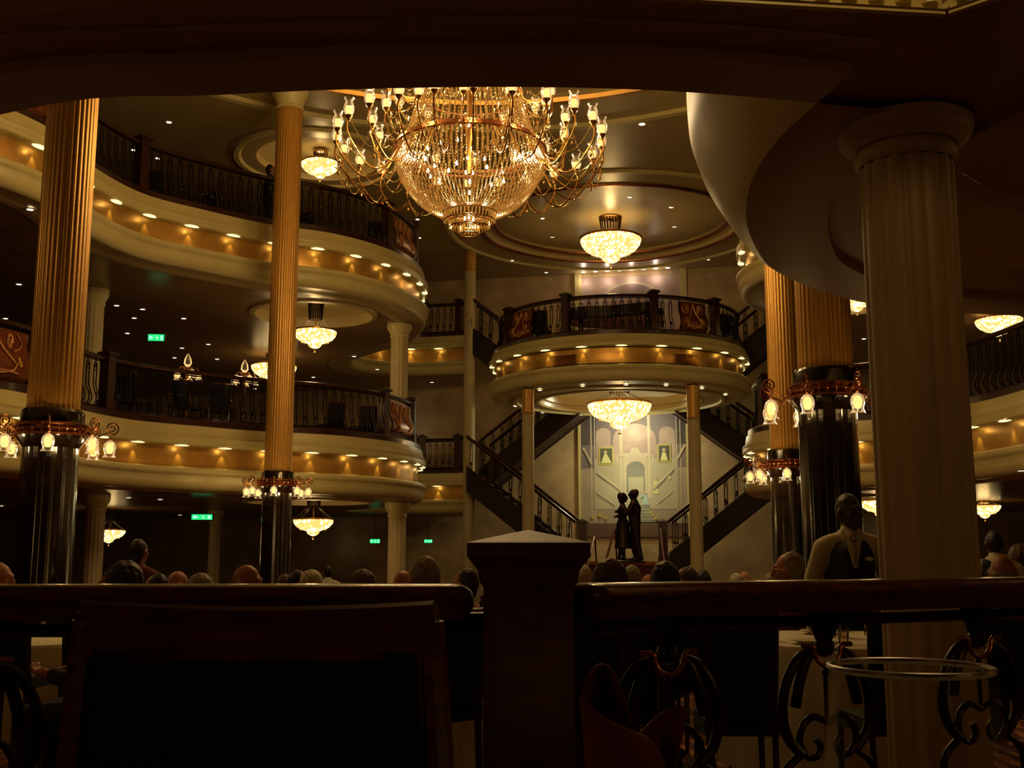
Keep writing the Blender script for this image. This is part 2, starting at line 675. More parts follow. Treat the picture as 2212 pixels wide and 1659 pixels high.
# recess walls and discs
mb = MB()
mb.lathe([(6.2, 0), (6.2, .12), (5.9, .16), (5.9, .3), (5.5, .5), (4.6, .5), (4.6, .62), (0.01, .66)], (CC[0], CC[1], Z_CEIL), 96)
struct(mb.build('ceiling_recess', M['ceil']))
mb = MB()
mb.lathe([(5.9, .17), (5.86, .2), (5.86, .28), (5.9, .3)], (CC[0], CC[1], Z_CEIL), 96)
mb.lathe([(6.35, 0), (6.30, -.05), (6.18, -.05), (6.15, 0.02)], (CC[0], CC[1], Z_CEIL), 96)
struct(mb.build('ceiling_trim', M['gold_leaf']))
mb = MB()
mb.lathe([(3.15, 0), (3.15, .1), (2.95, .14), (2.95, .24), (0.01, .26)], (RC[0], RC[1], Z_CEIL), 80)
mb.lathe([(1.25, 0), (1.22, .12), (1.05, .22), (0.01, .24)], (LU[0], LU[1], Z_CEIL), 48)
struct(mb.build('ceiling_recess', M['ceil']))
mb = MB()
for r0 in (3.2, 2.9):
    zz = Z_CEIL + (0 if r0 > 3 else .14)
    mb.lathe([(r0 + .1, .01), (r0 + .08, -.035), (r0 + .02, -.05), (r0 - .04, -.03), (r0 - .05, .01)], (RC[0], RC[1], zz), 96)
struct(mb.build('ceiling_trim', M['copper_trim']))
# slow swelling ceiling mouldings
mb = MB()
mb.lathe([(4.15, .0), (4.1, -.05), (4.0, -.05), (3.96, 0)], (RC[0], RC[1], Z_CEIL), 96)
mb.lathe([(7.6, .0), (7.55, -.06), (7.4, -.06), (7.35, 0)], (CC[0], CC[1], Z_CEIL), 96)
mb.lathe([(1.75, .0), (1.7, -.05), (1.6, -.05), (1.55, 0)], (LU[0], LU[1], Z_CEIL), 48)
struct(mb.build('ceiling_trim', M['cream']))

# ------------------------------------------------------------------ galleries
FASC_UP = [(-.30, -.005), (-.02, -.005), (0, 0), (.03, -.012), (.035, -.05), (.05, -.14), (.075, -.19), (.10, -.20), (.105, -.215), (.095, -.235), (.10, -.27), (.105, -.30), (.10, -.335), (.08, -.35), (.055, -.352), (-.09, -.352)]
FASC_GOLD = [(-.08, -.35), (-.075, -.45), (-.075, -.62), (-.09, -.72)]
FASC_LOW = [(-.09, -.70), (.02, -.703), (.08, -.715), (.115, -.74), (.125, -.775), (.115, -.81), (.085, -.835), (.075, -.85), (.075, -.93), (.06, -1.0), (.02, -1.05), (-.03, -1.075), (-.06, -1.08)]
FASC_RIM = [(-.06, -1.08), (-.30, -1.08), (-.33, -1.10), (-.58, -1.10)]
CURB = [(-.30, -.0), (-.30, .02), (-.02, .02), (.0, .0), (.0, .09), (-.03, .12), (-.28, .12), (-.28, 0)]

left_curve = catmull([(-10.5, 10.2), (-8.6, 11.6), (-7.1, 13.2), (-6.45, 14.6), (-6.45, 16.0), (-6.1, 17.3), (-5.3, 18.2), (-4.4, 19.0), (-3.3, 19.6), (-2.45, 20.6), (-1.98, 21.9), (-1.95, 23.2), (-2.4, 24.7), (-3.4, 26.2), (-4.1, 27.3), (-4.15, 28.4), (-3.6, 29.2), (-2.6, 29.45), (-1.25, 29.15)])
right_curve = catmull([(10.5, 7.5), (8.2, 8.9), (7.1, 11.0), (6.75, 13.4), (6.6, 15.2), (6.0, 17.0), (5.15, 17.8), (4.5, 18.7), (4.32, 19.8), (4.8, 21.2), (5.9, 22.4), (6.8, 23.4), (7.2, 24.6), (7.05, 25.9), (6.75, 26.5)])

scrollpts = []
for i in range(26):
    a = i / 25 * 2.6 * PI
    r = .085 * (1 - i / 32)
    scrollpts.append((r * math.cos(a), r * math.sin(a)))


def baluster_mesh():
    mb = MB()
    HS = .80 / .97
    # tall narrow loop with an arched head, bellied at the foot
    def side(sx):
        return [(0, 0, .93), (0, 0, .86), (sx * .018, 0, .845), (sx * .034, 0, .80), (sx * .036, 0, .74), (sx * .034, 0, .45), (sx * .034, .012, .36), (sx * .036, .05, .26), (sx * .038, .075, .17), (sx * .034, .06, .09), (sx * .02, .02, .03), (0, 0, 0)]
    for sx in (-1, 1):
        mb.tube(side(sx), .0105, 5)
    mb.ball((0, 0, .78), .018, 6, 5, (1, .6, 1.8))
    mb.ball((0, 0, .70), .012, 6, 5, (1, .6, 1.5))
    mb.ball((0, .045, .22), .024, 6, 5, (1, .5, 2.4))
    mb.ball((0, .05, .11), .014, 6, 5, (1, .6, 1.2))
    mb.tube([(-.034, 0, .47), (.034, 0, .47)], .007, 5)
    mb.v = [(x, y, z * HS) for x, y, z in mb.v]
    return mb.mesh('baluster', M['iron'])


BAL = baluster_mesh()


def newel_mesh():
    mb = MB()
    mb.box(-.085, .085, -.085, .085, 0, .86)
    mb.box(-.10, .10, -.10, .10, 0, .14)
    mb.box(-.095, .095, -.095, .095, .76, .79)
    mb.box(-.12, .12, -.12, .12, .86, .90)
    mb.add([(-.11, -.11, .90), (.11, -.11, .90), (.11, .11, .90), (-.11, .11, .90), (0, 0, .96)], [(0, 1, 4), (1, 2, 4), (2, 3, 4), (3, 0, 4)])
    return mb.mesh('newel_post', M['wood_rail'], smooth=False)


NEWEL = newel_mesh()


def scroll_panel(parent, pts, nrm, z):
    """bowed bronze panel with gilt scrollwork"""
    prof = [(-.02, .02), (.06, .12), (.09, .24), (.05, .38), (0, .50), (-.01, .72)]
    p = MB().sweep(pts, nrm, prof, z)
    p.sweep(pts, nrm, [(o - .03, q) for o, q in prof], z)
    pan = p.build('scroll_panel', M['panel_bronze'], parent)
    s = arclen(pts)
    L = s[-1]
    m = MB()

    def P(x, h):
        c, n = along(pts, nrm, s, L / 2 + x * L / 2)
        o = 0
        for (o0, q0), (o1, q1) in zip(prof, prof[1:]):
            if q0 <= h <= q1:
                o = o0 + (o1 - o0) * (h - q0) / (q1 - q0)
        return (c.x + n.x * (o + .012), c.y + n.y * (o + .012), z + h)
    for sx in (-1, 1):
        m.tube([P(sx * (.42 + .9 * x), .54 + y) for x, y in [(q[0] * 2.4 / L * .5, q[1] * 1.5) for q in scrollpts]], .018, 5)
        m.tube([P(sx * (.62 + .7 * x), .30 - y * .8) for x, y in [(q[0] * 2.0 / L * .5, q[1] * 1.3) for q in scrollpts]], .011, 5)
        m.tube([P(sx * x, h) for x, h in [(0.0, .68), (.10, .56), (.2, .45), (.38, .33), (.52, .24), (.45, .16), (.2, .12), (0, .10)]], .017, 5)
        m.tube([P(sx * x, h) for x, h in [(.62, .68), (.80, .56), (.72, .48), (.5, .43)]], .011, 5)
    m.tube([P(x / 10, .15 - .05 * (x / 10) ** 2) for x in range(-6, 7)], .018, 5)
    m.build('scrollwork', M['scroll_gold'], pan)
    for e in (pts[0], pts[-1]):
        i = 0 if e is pts[0] else -1
        n = nrm[i]
        MB().tube([(e.x + n.x * o, e.y + n.y * o, z + h) for o, h in prof], .02, 5).build('panel_frame', M['wood_rail'], pan)


def railing(pts, nrm, z, label, group, spacing=0.19, post_every=3.2, panels=(), posts=None, name='balcony_railing'):
    """handrail, bottom rail, newel posts, one loop baluster after another"""
    t = thing(name, label, 'railing', (0, 0, 0), 0, group)
    inn = [(p - n * .15) for p, n in zip(pts, nrm)]
    s = arclen(inn)
    L = s[-1]
    MB().tube([(p.x, p.y, z + .80) for p in inn], .038, 8, flat=1.25).build('handrail', M['wood_rail'], t)
    MB().tube([(p.x, p.y, z + .745) for p in inn], .012, 4).tube([(p.x, p.y, z + .02) for p in inn], .02, 4).build('rail_bar', M['iron'], t)
    if posts is None:
        k = max(1, round(L / post_every))
        posts = [L * i / k for i in range(k + 1)]
    for q in posts:
        c, n = along(inn, nrm, s, q)
        inst(NEWEL, 'newel_post', t, (c.x, c.y, z), (0, 0, math.atan2(n.y, n.x)))
    for (q0, q1) in panels:
        sub = [along(inn, nrm, s, q0 + (q1 - q0) * i / 10) for i in range(11)]
        scroll_panel(t, [a for a, b in sub], [b for a, b in sub], z)
    k = int(L / spacing)
    for i in range(k):
        q = (i + .5) * L / k
        if any(abs(q - p) < .13 for p in posts) or any(a - .05 < q < b + .05 for a, b in panels):
            continue
        c, n = along(inn, nrm, s, q)
        inst(BAL, 'baluster', t, (c.x, c.y, z), (0, 0, math.atan2(n.y, n.x) - PI / 2))
    return t


LIGHT_ME = None


def fixture(parent, c, n, z, e, k=1.0):
    """downlight lens stretched into a glowing oval for the pool of light on the lip, with its lamp washing the gold band"""
    global LIGHT_ME
    if LIGHT_ME is None:
        LIGHT_ME = MB().lathe([(.001, -.008), (.03, -.007), (.045, 0.0), (.045, .012), (.001, .012)], (0, 0, 0), 16).mesh('downlight', M['fascia_lens_glow'])
    az = math.atan2(n.y, n.x)
    inst(LIGHT_ME, 'downlight', parent, (c.x + n.x * .035, c.y + n.y * .035, z - .356 * k), (0, 0, az), (1.35, 2.9, .8))
    l = lamp('downlight_lamp', (c.x - n.x * .02, c.y - n.y * .02, z - .375 * k), e * 4.2, (1.0, .74, .24), .012, parent, 'SPOT', spot_size=math.radians(46), spot_blend=.6)
    l.rotation_euler = (0, .08, az)
    lamp('lip_glow_fill', (c.x + n.x * .075, c.y + n.y * .075, z - .385 * k), e * .15, (1.0, .76, .30), .015, parent)  # extra light added below the lens for the soft glow along the lip


def fascia_lights(parent, pts, nrm, z, s0, s1, spacing, e):
    s = arclen(pts)
    k = int((s1 - s0) / spacing)
    for i in range(k):
        c, n = along(pts, nrm, s, s0 + (i + .5) * spacing)
        fixture(parent, c, n, z, e * random.uniform(.75, 1.2))


def gallery(name, label, curve, side, z, back, holes, lights, ceil_mat, e=2.2, lite_range=None):
    t = thing(name, label, 'balcony', (0, 0, 0))
    nr = normals(curve, side)
    MB().sweep(curve, nr, CURB, z).build('curb', M['wood_rail'], t)
    MB().sweep(curve, nr, FASC_UP, z).build('upper_fascia', M['cream'], t)
    MB().sweep(curve, nr, FASC_GOLD, z).build('gold_band', M['gold_leaf'], t)
    MB().sweep(curve, nr, FASC_LOW, z).build('lower_fascia', M['cream'], t)
    MB().sweep(curve, nr, FASC_RIM, z).build('soffit_rim', M['ceil'], t)
    inner = [(p - n * .25) for p, n in zip(curve, nr)]
    inner2 = [(p - n * .56) for p, n in zip(curve, nr)]
    MB().poly([[(p.x, p.y) for p in inner] + back], z + .0).build('deck_floor', M['carpet'], t, smooth=False)
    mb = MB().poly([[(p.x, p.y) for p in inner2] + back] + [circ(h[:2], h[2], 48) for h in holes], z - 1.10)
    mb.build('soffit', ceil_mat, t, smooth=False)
    for h in holes:
        r = h[2]
        MB().lathe([(r + .14, .0), (r + .12, -.04), (r + .02, -.05), (r, .0), (r - .02, .16), (r - .2, .25), (.01, .28)], (h[0], h[1], z - 1.10), 48).build('ceiling_dome', M['ceil'], t)
    if lights:
        s = arclen(curve)
        fascia_lights(t, curve, nr, z, lights[0], lights[1], lights[2], e)
    return t, nr


backL = [(-1.25, 31.2), (-6, 32.1), (-16.9, 34.3), (-16.9, 10.2)]
backR = [(6.75, 29.5), (14.9, 27.8), (14.9, 7.5)]
sL, sR = arclen(left_curve), arclen(right_curve)
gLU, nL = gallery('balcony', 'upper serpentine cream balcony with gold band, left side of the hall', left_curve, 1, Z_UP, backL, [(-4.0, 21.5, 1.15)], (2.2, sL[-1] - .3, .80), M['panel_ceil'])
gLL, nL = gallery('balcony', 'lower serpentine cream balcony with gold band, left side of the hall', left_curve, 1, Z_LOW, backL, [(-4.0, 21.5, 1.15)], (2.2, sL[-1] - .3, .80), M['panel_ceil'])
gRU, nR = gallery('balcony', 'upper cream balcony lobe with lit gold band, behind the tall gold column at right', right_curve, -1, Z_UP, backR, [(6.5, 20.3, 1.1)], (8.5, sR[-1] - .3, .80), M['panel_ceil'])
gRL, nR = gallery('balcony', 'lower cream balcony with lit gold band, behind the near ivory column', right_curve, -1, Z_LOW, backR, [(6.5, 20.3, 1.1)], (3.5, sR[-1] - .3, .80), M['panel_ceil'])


def nearest_s(curve, s, x, y):
    return min((((p.x - x) ** 2 + (p.y - y) ** 2), q) for p, q in zip(curve, s))[1]


def cut(curve, nr, s, q0, q1, step=.12):
    k = max(2, int((q1 - q0) / step))
    r = [along(curve, nr, s, q0 + (q1 - q0) * i / k) for i in range(k + 1)]
    return [a for a, b in r], [b for a, b in r]


qa = nearest_s(left_curve, sL, -6.45, 15.2)
qb = nearest_s(left_curve, sL, -2.1, 21.3)
qc = nearest_s(left_curve, sL, -3.4, 26.2)
for z, lv in ((Z_UP, 'upper'), (Z_LOW, 'lower')):
    zz = z + .12
    p, n = cut(left_curve, nL, sL, 0.2, qa)
    Lp = arclen(p)[-1]
    railing(p, n, zz, f'{lv} gallery railing with a scroll panel, around the near left gold column', 'balcony railings', post_every=2.4, panels=[(Lp - 2.0, Lp - .8)], posts=[0, Lp - 2.2, Lp - .6])
    p, n = cut(left_curve, nL, sL, qa + .02, qb + 1.0)
    Lp = arclen(p)[-1]
    railing(p, n, zz, f'long {lv} balcony railing between the two gold columns, ending in a scroll panel', 'balcony railings', panels=[(Lp - 1.25, Lp - .12)], posts=[2.25 if lv == 'upper' else 1.75, Lp - 1.45, Lp])
    p, n = cut(left_curve, nL, sL, qb + 1.05, sL[-1])
    Lp = arclen(p)[-1]
    railing(p, n, zz, f'far {lv} railing turning back behind the round balcony end to the slim column', 'balcony railings', posts=[2.5, 5.5, Lp - 1.0, Lp])
    p, n = cut(right_curve, nR, sR, 0.2, nearest_s(right_curve, sR, 6.3, 16.4))
    railing(p, n, zz, f'{lv} railing seen dark at the right edge behind the ivory column', 'balcony railings')
    q0 = nearest_s(right_curve, sR, 6.3, 16.4)
    p, n = cut(right_curve, nR, sR, q0 + .02, sR[-1])
    Lp = arclen(p)[-1]
    railing(p, n, zz, f'{lv} railing around the right balcony lobe with a bronze panel at its tip', 'balcony railings', panels=[(2.2, 3.3)], posts=[0, 2.05, 3.45, 6.5, Lp])

# ------------------------------------------------------------------ round half landing balcony
BC = (2.65, 26.8)
BR = 3.12
ring = [Vector((BC[0] + BR * math.cos(a), BC[1] + BR * math.sin(a))) for a in [2 * PI * i / 120 for i in range(120)]]
rn = [Vector((math.cos(2 * PI * i / 120), math.sin(2 * PI * i / 120))) for i in range(120)]
tb = thing('round_balcony', 'round cream half-landing balcony with gold band, in front of the staircase murals', 'balcony')
MB().sweep(ring, rn, [(o, d * .8) for o, d in FASC_UP], Z_MID, True).build('upper_fascia', M['cream'], tb)
MB().sweep(ring, rn, [(o, d * .92) for o, d in FASC_GOLD], Z_MID + .02, True).build('gold_band', M['gold_leaf'], tb)
MB().sweep(ring, rn, FASC_LOW + [(-.3, -1.10), (-.52, -1.12)], Z_MID + .02, True).build('lower_fascia', M['cream'], tb)
MB().sweep(ring, rn, CURB, Z_MID, True).build('curb', M['wood_rail'], tb)
MB().poly([circ(BC, BR - .2, 96)], Z_MID + .01).build('deck_floor', M['carpet'], tb, smooth=False)
zs = Z_MID - 1.10
mb = MB().poly([circ(BC, BR - .5, 96), circ(BC, 1.95, 64)], zs)
mb.lathe([(1.95, 0), (1.93, .1), (1.85, .12), (1.8, .3), (1.5, .5), (.9, .62), (.01, .66)], (BC[0], BC[1], zs), 64)
mb.build('soffit', M['ceil'], tb)
MB().lathe([(2.62, .0), (2.6, -.04), (2.52, -.045), (2.5, 0)], (BC[0], BC[1], zs), 80).lathe([(2.05, .0), (2.04, -.03), (1.97, -.03), (1.94, 0.01)], (BC[0], BC[1], zs), 80).build('soffit_moulding', M['cream'], tb)
# brass vent grilles in the gold band
for ang in (-PI / 2 - .50, -PI / 2 + .42):
    mb = MB()
    for k in range(7):
        mb.lathe([(BR - .035, -.44 - .028 * k), (BR - .05, -.455 - .028 * k)], (BC[0], BC[1], Z_MID), 10, ang - .09, ang + .09)
    mb.lathe([(BR - .04, -.42), (BR - .03, -.425), (BR - .03, -.435), (BR - .05, -.44)], (BC[0], BC[1], Z_MID), 10, ang - .1, ang + .1)
    mb.lathe([(BR - .04, -.63), (BR - .03, -.635), (BR - .03, -.645), (BR - .05, -.65)], (BC[0], BC[1], Z_MID), 10, ang - .1, ang + .1)
    mb.build('vent_grille', M['copper_trim'], tb)
arc = [2 * PI * (i / 22) for i in range(22)]
for a in arc:
    c, s_ = math.cos(a + .07), math.sin(a + .07)
    if s_ > 0.45:
        continue
    fixture(tb, Vector((BC[0] + BR * c, BC[1] + BR * s_)), Vector((c, s_)), Z_MID, 2.4 * random.uniform(.8, 1.2), .8)
# its railing: open toward the stairs behind
aa = [math.radians(-196 + 212 * i / 90) for i in range(91)]
rp = [Vector((BC[0] + BR * math.cos(a), BC[1] + BR * math.sin(a))) for a in aa]
rq = [Vector((math.cos(a), math.sin(a))) for a in aa]
Lr = arclen(rp)[-1]


def deg2s(d):
    return (d + 196) / 212 * Lr


posts = [deg2s(d) * .955 for d in (-157, -119, -80, -47)]
railing(rp, rq, Z_MID + .10, 'curved railing of the round half-landing balcony with two bronze scroll panels', 'balcony railings',
        panels=[(posts[0] + .22, posts[0] + 1.05), (posts[2] + .62, posts[2] + 1.35)], posts=posts, spacing=.185)

# ------------------------------------------------------------------ staircases behind
M['stair_soffit'] = M['stringer']


def flight(u0, z0, u1, z1, v0, v1, label, under=.42, rails=('front', 'back')):
    """straight flight climbing along the wall; balustrades on both sides"""
    t = thing('stair_flight', label, 'staircase', (O0.x, O0.y, 0), YAW, 'flights of the double staircase')
    n = max(4, round(abs(z1 - z0) / .17))
    mb = MB()
    for i in range(n):
        ua, ub = u0 + (u1 - u0) * i / n, u0 + (u1 - u0) * (i + 1) / n
        za = z0 + (z1 - z0) * (i + 1) / n
        zb = z0 + (z1 - z0) * i / n - .1
        mb.box(min(ua, ub), max(ua, ub), v0 + .03, v1 - .03, zb, za)
    mb.build('steps', M['stair_red'], t, smooth=False)
    sd = MB()
    for v in (v0, v1 - .05):
        sd.add([(u0, v, z0 + .2), (u1, v, z1 + .2), (u1, v, z1 - under), (u0, v, z0 - under), (u0, v + .05, z0 + .2), (u1, v + .05, z1 + .2), (u1, v + .05, z1 - under), (u0, v + .05, z0 - under)],
               [(0, 1, 2, 3), (4, 5, 6, 7), (0, 1, 5, 4), (3, 2, 6, 7), (0, 3, 7, 4), (1, 2, 6, 5)])
    sd.quad((u0, v0, z0 - under + .03), (u1, v0, z1 - under + .03), (u1, v1, z1 - under + .03), (u0, v1, z0 - under + .03))
    sd.build('stringer', M['stringer'], t, smooth=False)
    for which in rails:
        v = v0 + .03 if which == 'front' else v1 - .03
        MB().tube([(u0, v, z0 + 1.0), (u1, v, z1 + 1.0)], .035, 8).build('handrail', M['wood_rail'], t)
        MB().tube([(u0, v, z0 + .22), (u1, v, z1 + .22)], .015, 5).tube([(u0, v, z0 + .95), (u1, v, z1 + .95)], .012, 5).build('rail_bar', M['iron'], t)
        k = int(abs(u1 - u0) / .24)
        for i in range(k):
            f = (i + .5) / k
            inst(BAL, 'baluster', t, (u0 + (u1 - u0) * f, v, z0 + (z1 - z0) * f + .2), (0, 0, PI))
    return t


L1 = 1.15   # landing behind the statue
flight(-1.15, L1, -3.95, 3.35, -.25, 1.15, 'left lower stair flight climbing from the statue landing to the lower gallery')
flight(1.15, L1, 3.95, 3.35, -.25, 1.15, 'right lower stair flight climbing from the statue landing to the lower gallery')
flight(-4.05, 3.4, -.75, 5.9, 1.6, 2.9, 'left middle stair flight rising from the lower gallery toward the half landing')
flight(4.05, 3.4, .75, 5.9, 1.6, 2.9, 'right middle stair flight rising from the lower gallery toward the half landing')
flight(-2.75, 6.15, -4.1, 7.2, .2, 1.5, 'left short top flight from the half landing to the upper gallery', under=.5)
flight(2.75, 6.15, 4.1, 7.2, .2, 1.5, 'right short top flight from the half landing to the upper gallery', under=.5)
# statue landing and the steps in front
t = thing('stair_landing', 'red-carpeted stair landing that carries the bronze couple', 'staircase', (O0.x, O0.y, 0), YAW)
MB().box(-1.15, 1.15, -.55, 2.9, 0.9, L1).build('landing', M['stair_red'], t, smooth=False)
MB().box(-1.2, 1.2, -.58, -.55, L1 - .06, L1 + .02).build('nosing', M['copper_trim'], t)
mb = MB()
for i in range(6):
    mb.box(-1.3, 1.3, -.55 - .3 * (6 - i), -.5, 0.0, (i + 1) * L1 / 7)
mb.box(-1.15, 1.15, -.5, 2.9, 0, .9)
mb.build('steps', M['stair_red'], t, smooth=False)
for u in (-1.0, 1.0):
    for v in (.0,):
        inst(NEWEL, 'newel_post', t, (u, v, L1), (0, 0, 0), (1.25, 1.25, 1.12))
# slim brass centre rails on the steps
for u0_, u1_, v0_, v1_ in ((-1.25, -1.05, -1.9, -.45), (-.85, -.55, -2.0, -.45)):
    pass
o = MB().tube([(-.72, -2.3, .55), (-.60, -.9, 1.75), (-.60, -.75, 1.72)], .03, 8).tube([(-.35, -2.3, .55), (-.10, -.9, 1.95), (-.10, -.72, 1.9)], .03, 8).tube([(-.72, -2.3, .55), (-.72, -2.3, .0)], .025, 6).tube([(-.35, -2.3, .55), (-.35, -2.3, .0)], .025, 6).tube([(-.6, -.75, 1.72), (-.6, -.5, L1)], .02, 6).tube([(-.1, -.72, 1.9), (-.1, -.5, L1)], .02, 6).build('stair_handrail', M['wood'], None, (O0.x, O0.y, 0), YAW)
tag(o, 'pair of polished centre handrails on the steps below the bronze couple', 'handrail')
o = MB().tube([(.98, -.4, 1.95), (1.02, -.8, 1.7), (1.12, -1.5, 1.15), (1.3, -2.3, .75)], .03, 8).tube([(1.3, -2.3, .75), (1.3, -2.3, 0)], .025, 6).tube([(.98, -.4, 1.95), (.98, -.3, L1)], .02, 6).build('stair_handrail', M['wood'], None, (O0.x, O0.y, 0), YAW)
tag(o, 'single curved handrail sweeping down right of the bronze couple', 'handrail')

# ------------------------------------------------------------------ columns


def flutes(n, depth):
    return lambda a: 1 - depth * (0.5 + 0.5 * math.cos(n * a)) ** 2


def column(name, label, x, y, r, z0, z1, shaft_mat, nfl=20, cap=True, gold_top=0.0, base=None, n=160, cap_h=.45, group=None, fd=.05):
    t = thing(name, label, 'column', (x, y, z0), 0, group)
    H = z1 - z0
    zt = H - (cap_h if cap else 0)
    zb = 0
    if base:
        zb = base
    zg = zt - gold_top
    MB().lathe([(r * 1.02, zb), (r, zb + .05), (r * .985, zg)], (0, 0, 0), n, flute=flutes(nfl, fd)).build('shaft', shaft_mat, t)
    if gold_top:
        MB().lathe([(r * 1.04, zg - .02), (r * 1.1, zg), (r * 1.0, zg + .02)], (0, 0, 0), 32).lathe([(r * 1.0, zg), (r * 1.02, zt)], (0, 0, 0), n, flute=flutes(nfl, fd)).build('gilt_band', M['gold_paint'], t)
    if cap:
        MB().lathe([(r * 1.0, zt), (r * 1.08, zt + .02), (r * 1.08, zt + .05), (r * 1.02, zt + .07), (r * 1.12, zt + cap_h * .4), (r * 1.36, zt + cap_h * .62), (r * 1.42, zt + cap_h * .8), (r * 1.42, H), (0, H)], (0, 0, 0), 48).build('capital', M['cream'] if shaft_mat is not M['near_col'] else M['near_col'], t)
    if base:
        MB().lathe([(0, 0), (r * 1.25, 0), (r * 1.25, .3), (r * 1.12, .36), (r * 1.08, .4), (r * 1.06, zb - .35)], (0, 0, 0), 120, flute=flutes(nfl, .008)).build('marble_base', M['black_marble'], t)
        MB().lathe([(r * 1.06, zb - .35), (r * 1.3, zb - .26), (r * 1.34, zb - .22), (r * 1.3, zb - .2), (r * 1.2, zb - .16), (r * 1.2, zb - .02), (r * 1.1, zb + .01), (r * 1.0, zb + .01)], (0, 0, 0), 64).build('marble_collar', M['black_marble'], t)
    return t


GOLD = [(at_y(98, 1150, 10.1), 'near left gold fluted column on a black marble base'),
        (at_y(597, 1120, 17.9), 'gold fluted column on a black marble base, between the two left balconies and the chandelier'),
        (at_y(1792, 1000, 9.0), 'thick gold fluted column on a black marble base, behind the standing waiter'),
        (at_y(1706, 1100, 14.1), 'farther right gold column, mostly hidden behind the thick one')]
HC = [1.4 + x for x in (1.30, 1.30, 1.50, 1.30)]
RG = [.235, .225, .225, .215]
BULBS = []
for (p, lab), hz, rg in zip(GOLD, HC, RG):
    column('gold_column', lab, p.x, p.y, rg, 0, Z_CEIL, M['gold_paint'], 30, True, 0, base=hz, n=300, group='gold columns', fd=.035)

WHITE = [
    # x px, y px, depth, radius, z0, z1, gold top, label
    (205, 660, 19.5, .17, Z_LOW, Z_UP - 1.1, 0, 'pale fluted column on the lower gallery, right of the near left gold column'),
    (204, 1150, 19.5, .17, 0, Z_LOW - 1.1, 0, 'pale ground floor column, right of the near left black marble base'),
    (862, 800, 22.6, .185, Z_LOW, Z_UP - 1.1, 0, 'pale column carrying the rounded end of the upper balcony'),
    (857, 1180, 22.6, .185, 0, Z_LOW - 1.1, 0, 'pale ground floor column under the rounded end of the lower balcony'),
    (1141, 1050, 24.9, .14, 0, Z_MID - 1.09, .55, 'slim pale column with gilt top, left support of the round balcony'),
    (1502, 1050, 24.3, .145, 0, Z_MID - 1.09, .75, 'slim pale column with gilt top, right support of the round balcony'),
    (1014, 860, 28.4, .155, 0, Z_CEIL, .55, 'tall slim pale column rising full height left of the staircase'),
    (1672, 800, 26.3, .15, 0, Z_CEIL, .5, 'tall slim pale column behind the right gold columns'),
    (463, 1180, 27.0, .14, 0, Z_LOW - 1.1, 0, 'distant pale column under the lower gallery by the green sign'),
]
for (px, py, Y, r, z0, z1, gt, lab) in WHITE:
    p = at_y(px, py, Y)
    column('pale_column', lab, p.x, p.y, r, z0, z1, M['white_col'], 14, gt == 0, gt, n=98, cap_h=.3, group='pale columns')
# the near ivory column
pc = at_y(1983, 800, 4.25)
column('ivory_column', 'large near ivory fluted column beyond the right handrail', pc.x, pc.y, .186, 0, 3.12, M['near_col'], 16, True, 0, n=224, cap_h=.17)


# ------------------------------------------------------------------ near gallery ceiling over the camera
ZN = 3.1
beam = catmull([(-9, 8.5), (-6.5, 6.9), (-4.3, 5.35), (-2.0, 4.06), (-1.1, 3.88), (-.18, 3.81), (.55, 3.84), (1.17, 3.955)], .15)
LC, LR = (3.95, 4.8), 2.75
lobe = catmull([(p.x, p.y) for p in [at_z(px, py, 3.1) for px, py in ((1770, 224), (1708, 278), (1666, 324), (1627, 386), (1612, 450), (1619, 509), (1658, 575), (1716, 609), (1790, 637), (1900, 660))]] + [(3.6, 7.75), (4.6, 7.6), (5.6, 6.9), (6.4, 5.8)], .1)
HC2, HR2 = (3.92, 4.72), 1.90
cof = [(.42, 3.19), (1.41, 3.30), (1.78, 2.95), (1.78, 1.5), (.42, 1.5)]
edge = [(p.x, p.y) for p in beam] + [(p.x, p.y) for p in lobe]
mb = MB()
inner = [(p.x, p.y) for p in beam] + [(p.x, p.y) for p in lobe[1:]] + [(10, 5.5), (15, 5.5), (15, -5), (-17, -5), (-17, 8.5)]
mb.poly([inner, circ(HC2, HR2, 72), cof], ZN + .04)
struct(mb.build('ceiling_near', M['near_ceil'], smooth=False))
nb = normals(beam, -1)
nl = normals(lobe, -1)
mb = MB()
mb.sweep(beam, nb, [(0, .9), (0, 0), (-.27, 0), (-.275, .045)], ZN)
mb.sweep(beam, nb, [(-.42, .045), (-.425, .028), (-.455, .028), (-.46, .045)], ZN)
struct(mb.build('trim_1', M['near_ceil']))
mb = MB()
struct(MB().sweep(lobe, nl, [(-.42, .045), (-.41, 0), (-.02, 0), (0, .01)], ZN).build('trim_4', M['near_ceil']))
mb.sweep(lobe, nl, [(0, .01), (.05, .05), (.14, .16), (.235, .32), (.275, .45), (.28, .55), (.25, .62), (.12, .68), (.10, .9), (.02, 1.0)], ZN)
struct(mb.build('trim_2', M['cream']))
# round coffer right of the ivory column: fluted band and dome
mb = MB()
mb.lathe([(HR2 + .16, .04), (HR2 + .15, .0), (HR2, .0), (HR2 - .02, .05), (HR2 - .01, .09), (HR2 - .01, .36), (HR2 - .05, .40), (HR2 - .09, .42)], (HC2[0], HC2[1], ZN), 480, flute=lambda a: 1 + .0035 * math.sin(240 * a))
mb.lathe([(HR2 - .09, .42), (HR2 - .4, .47), (.01, .5)], (HC2[0], HC2[1], ZN), 72)
struct(mb.build('ceiling_coffer', M['near_ceil']))
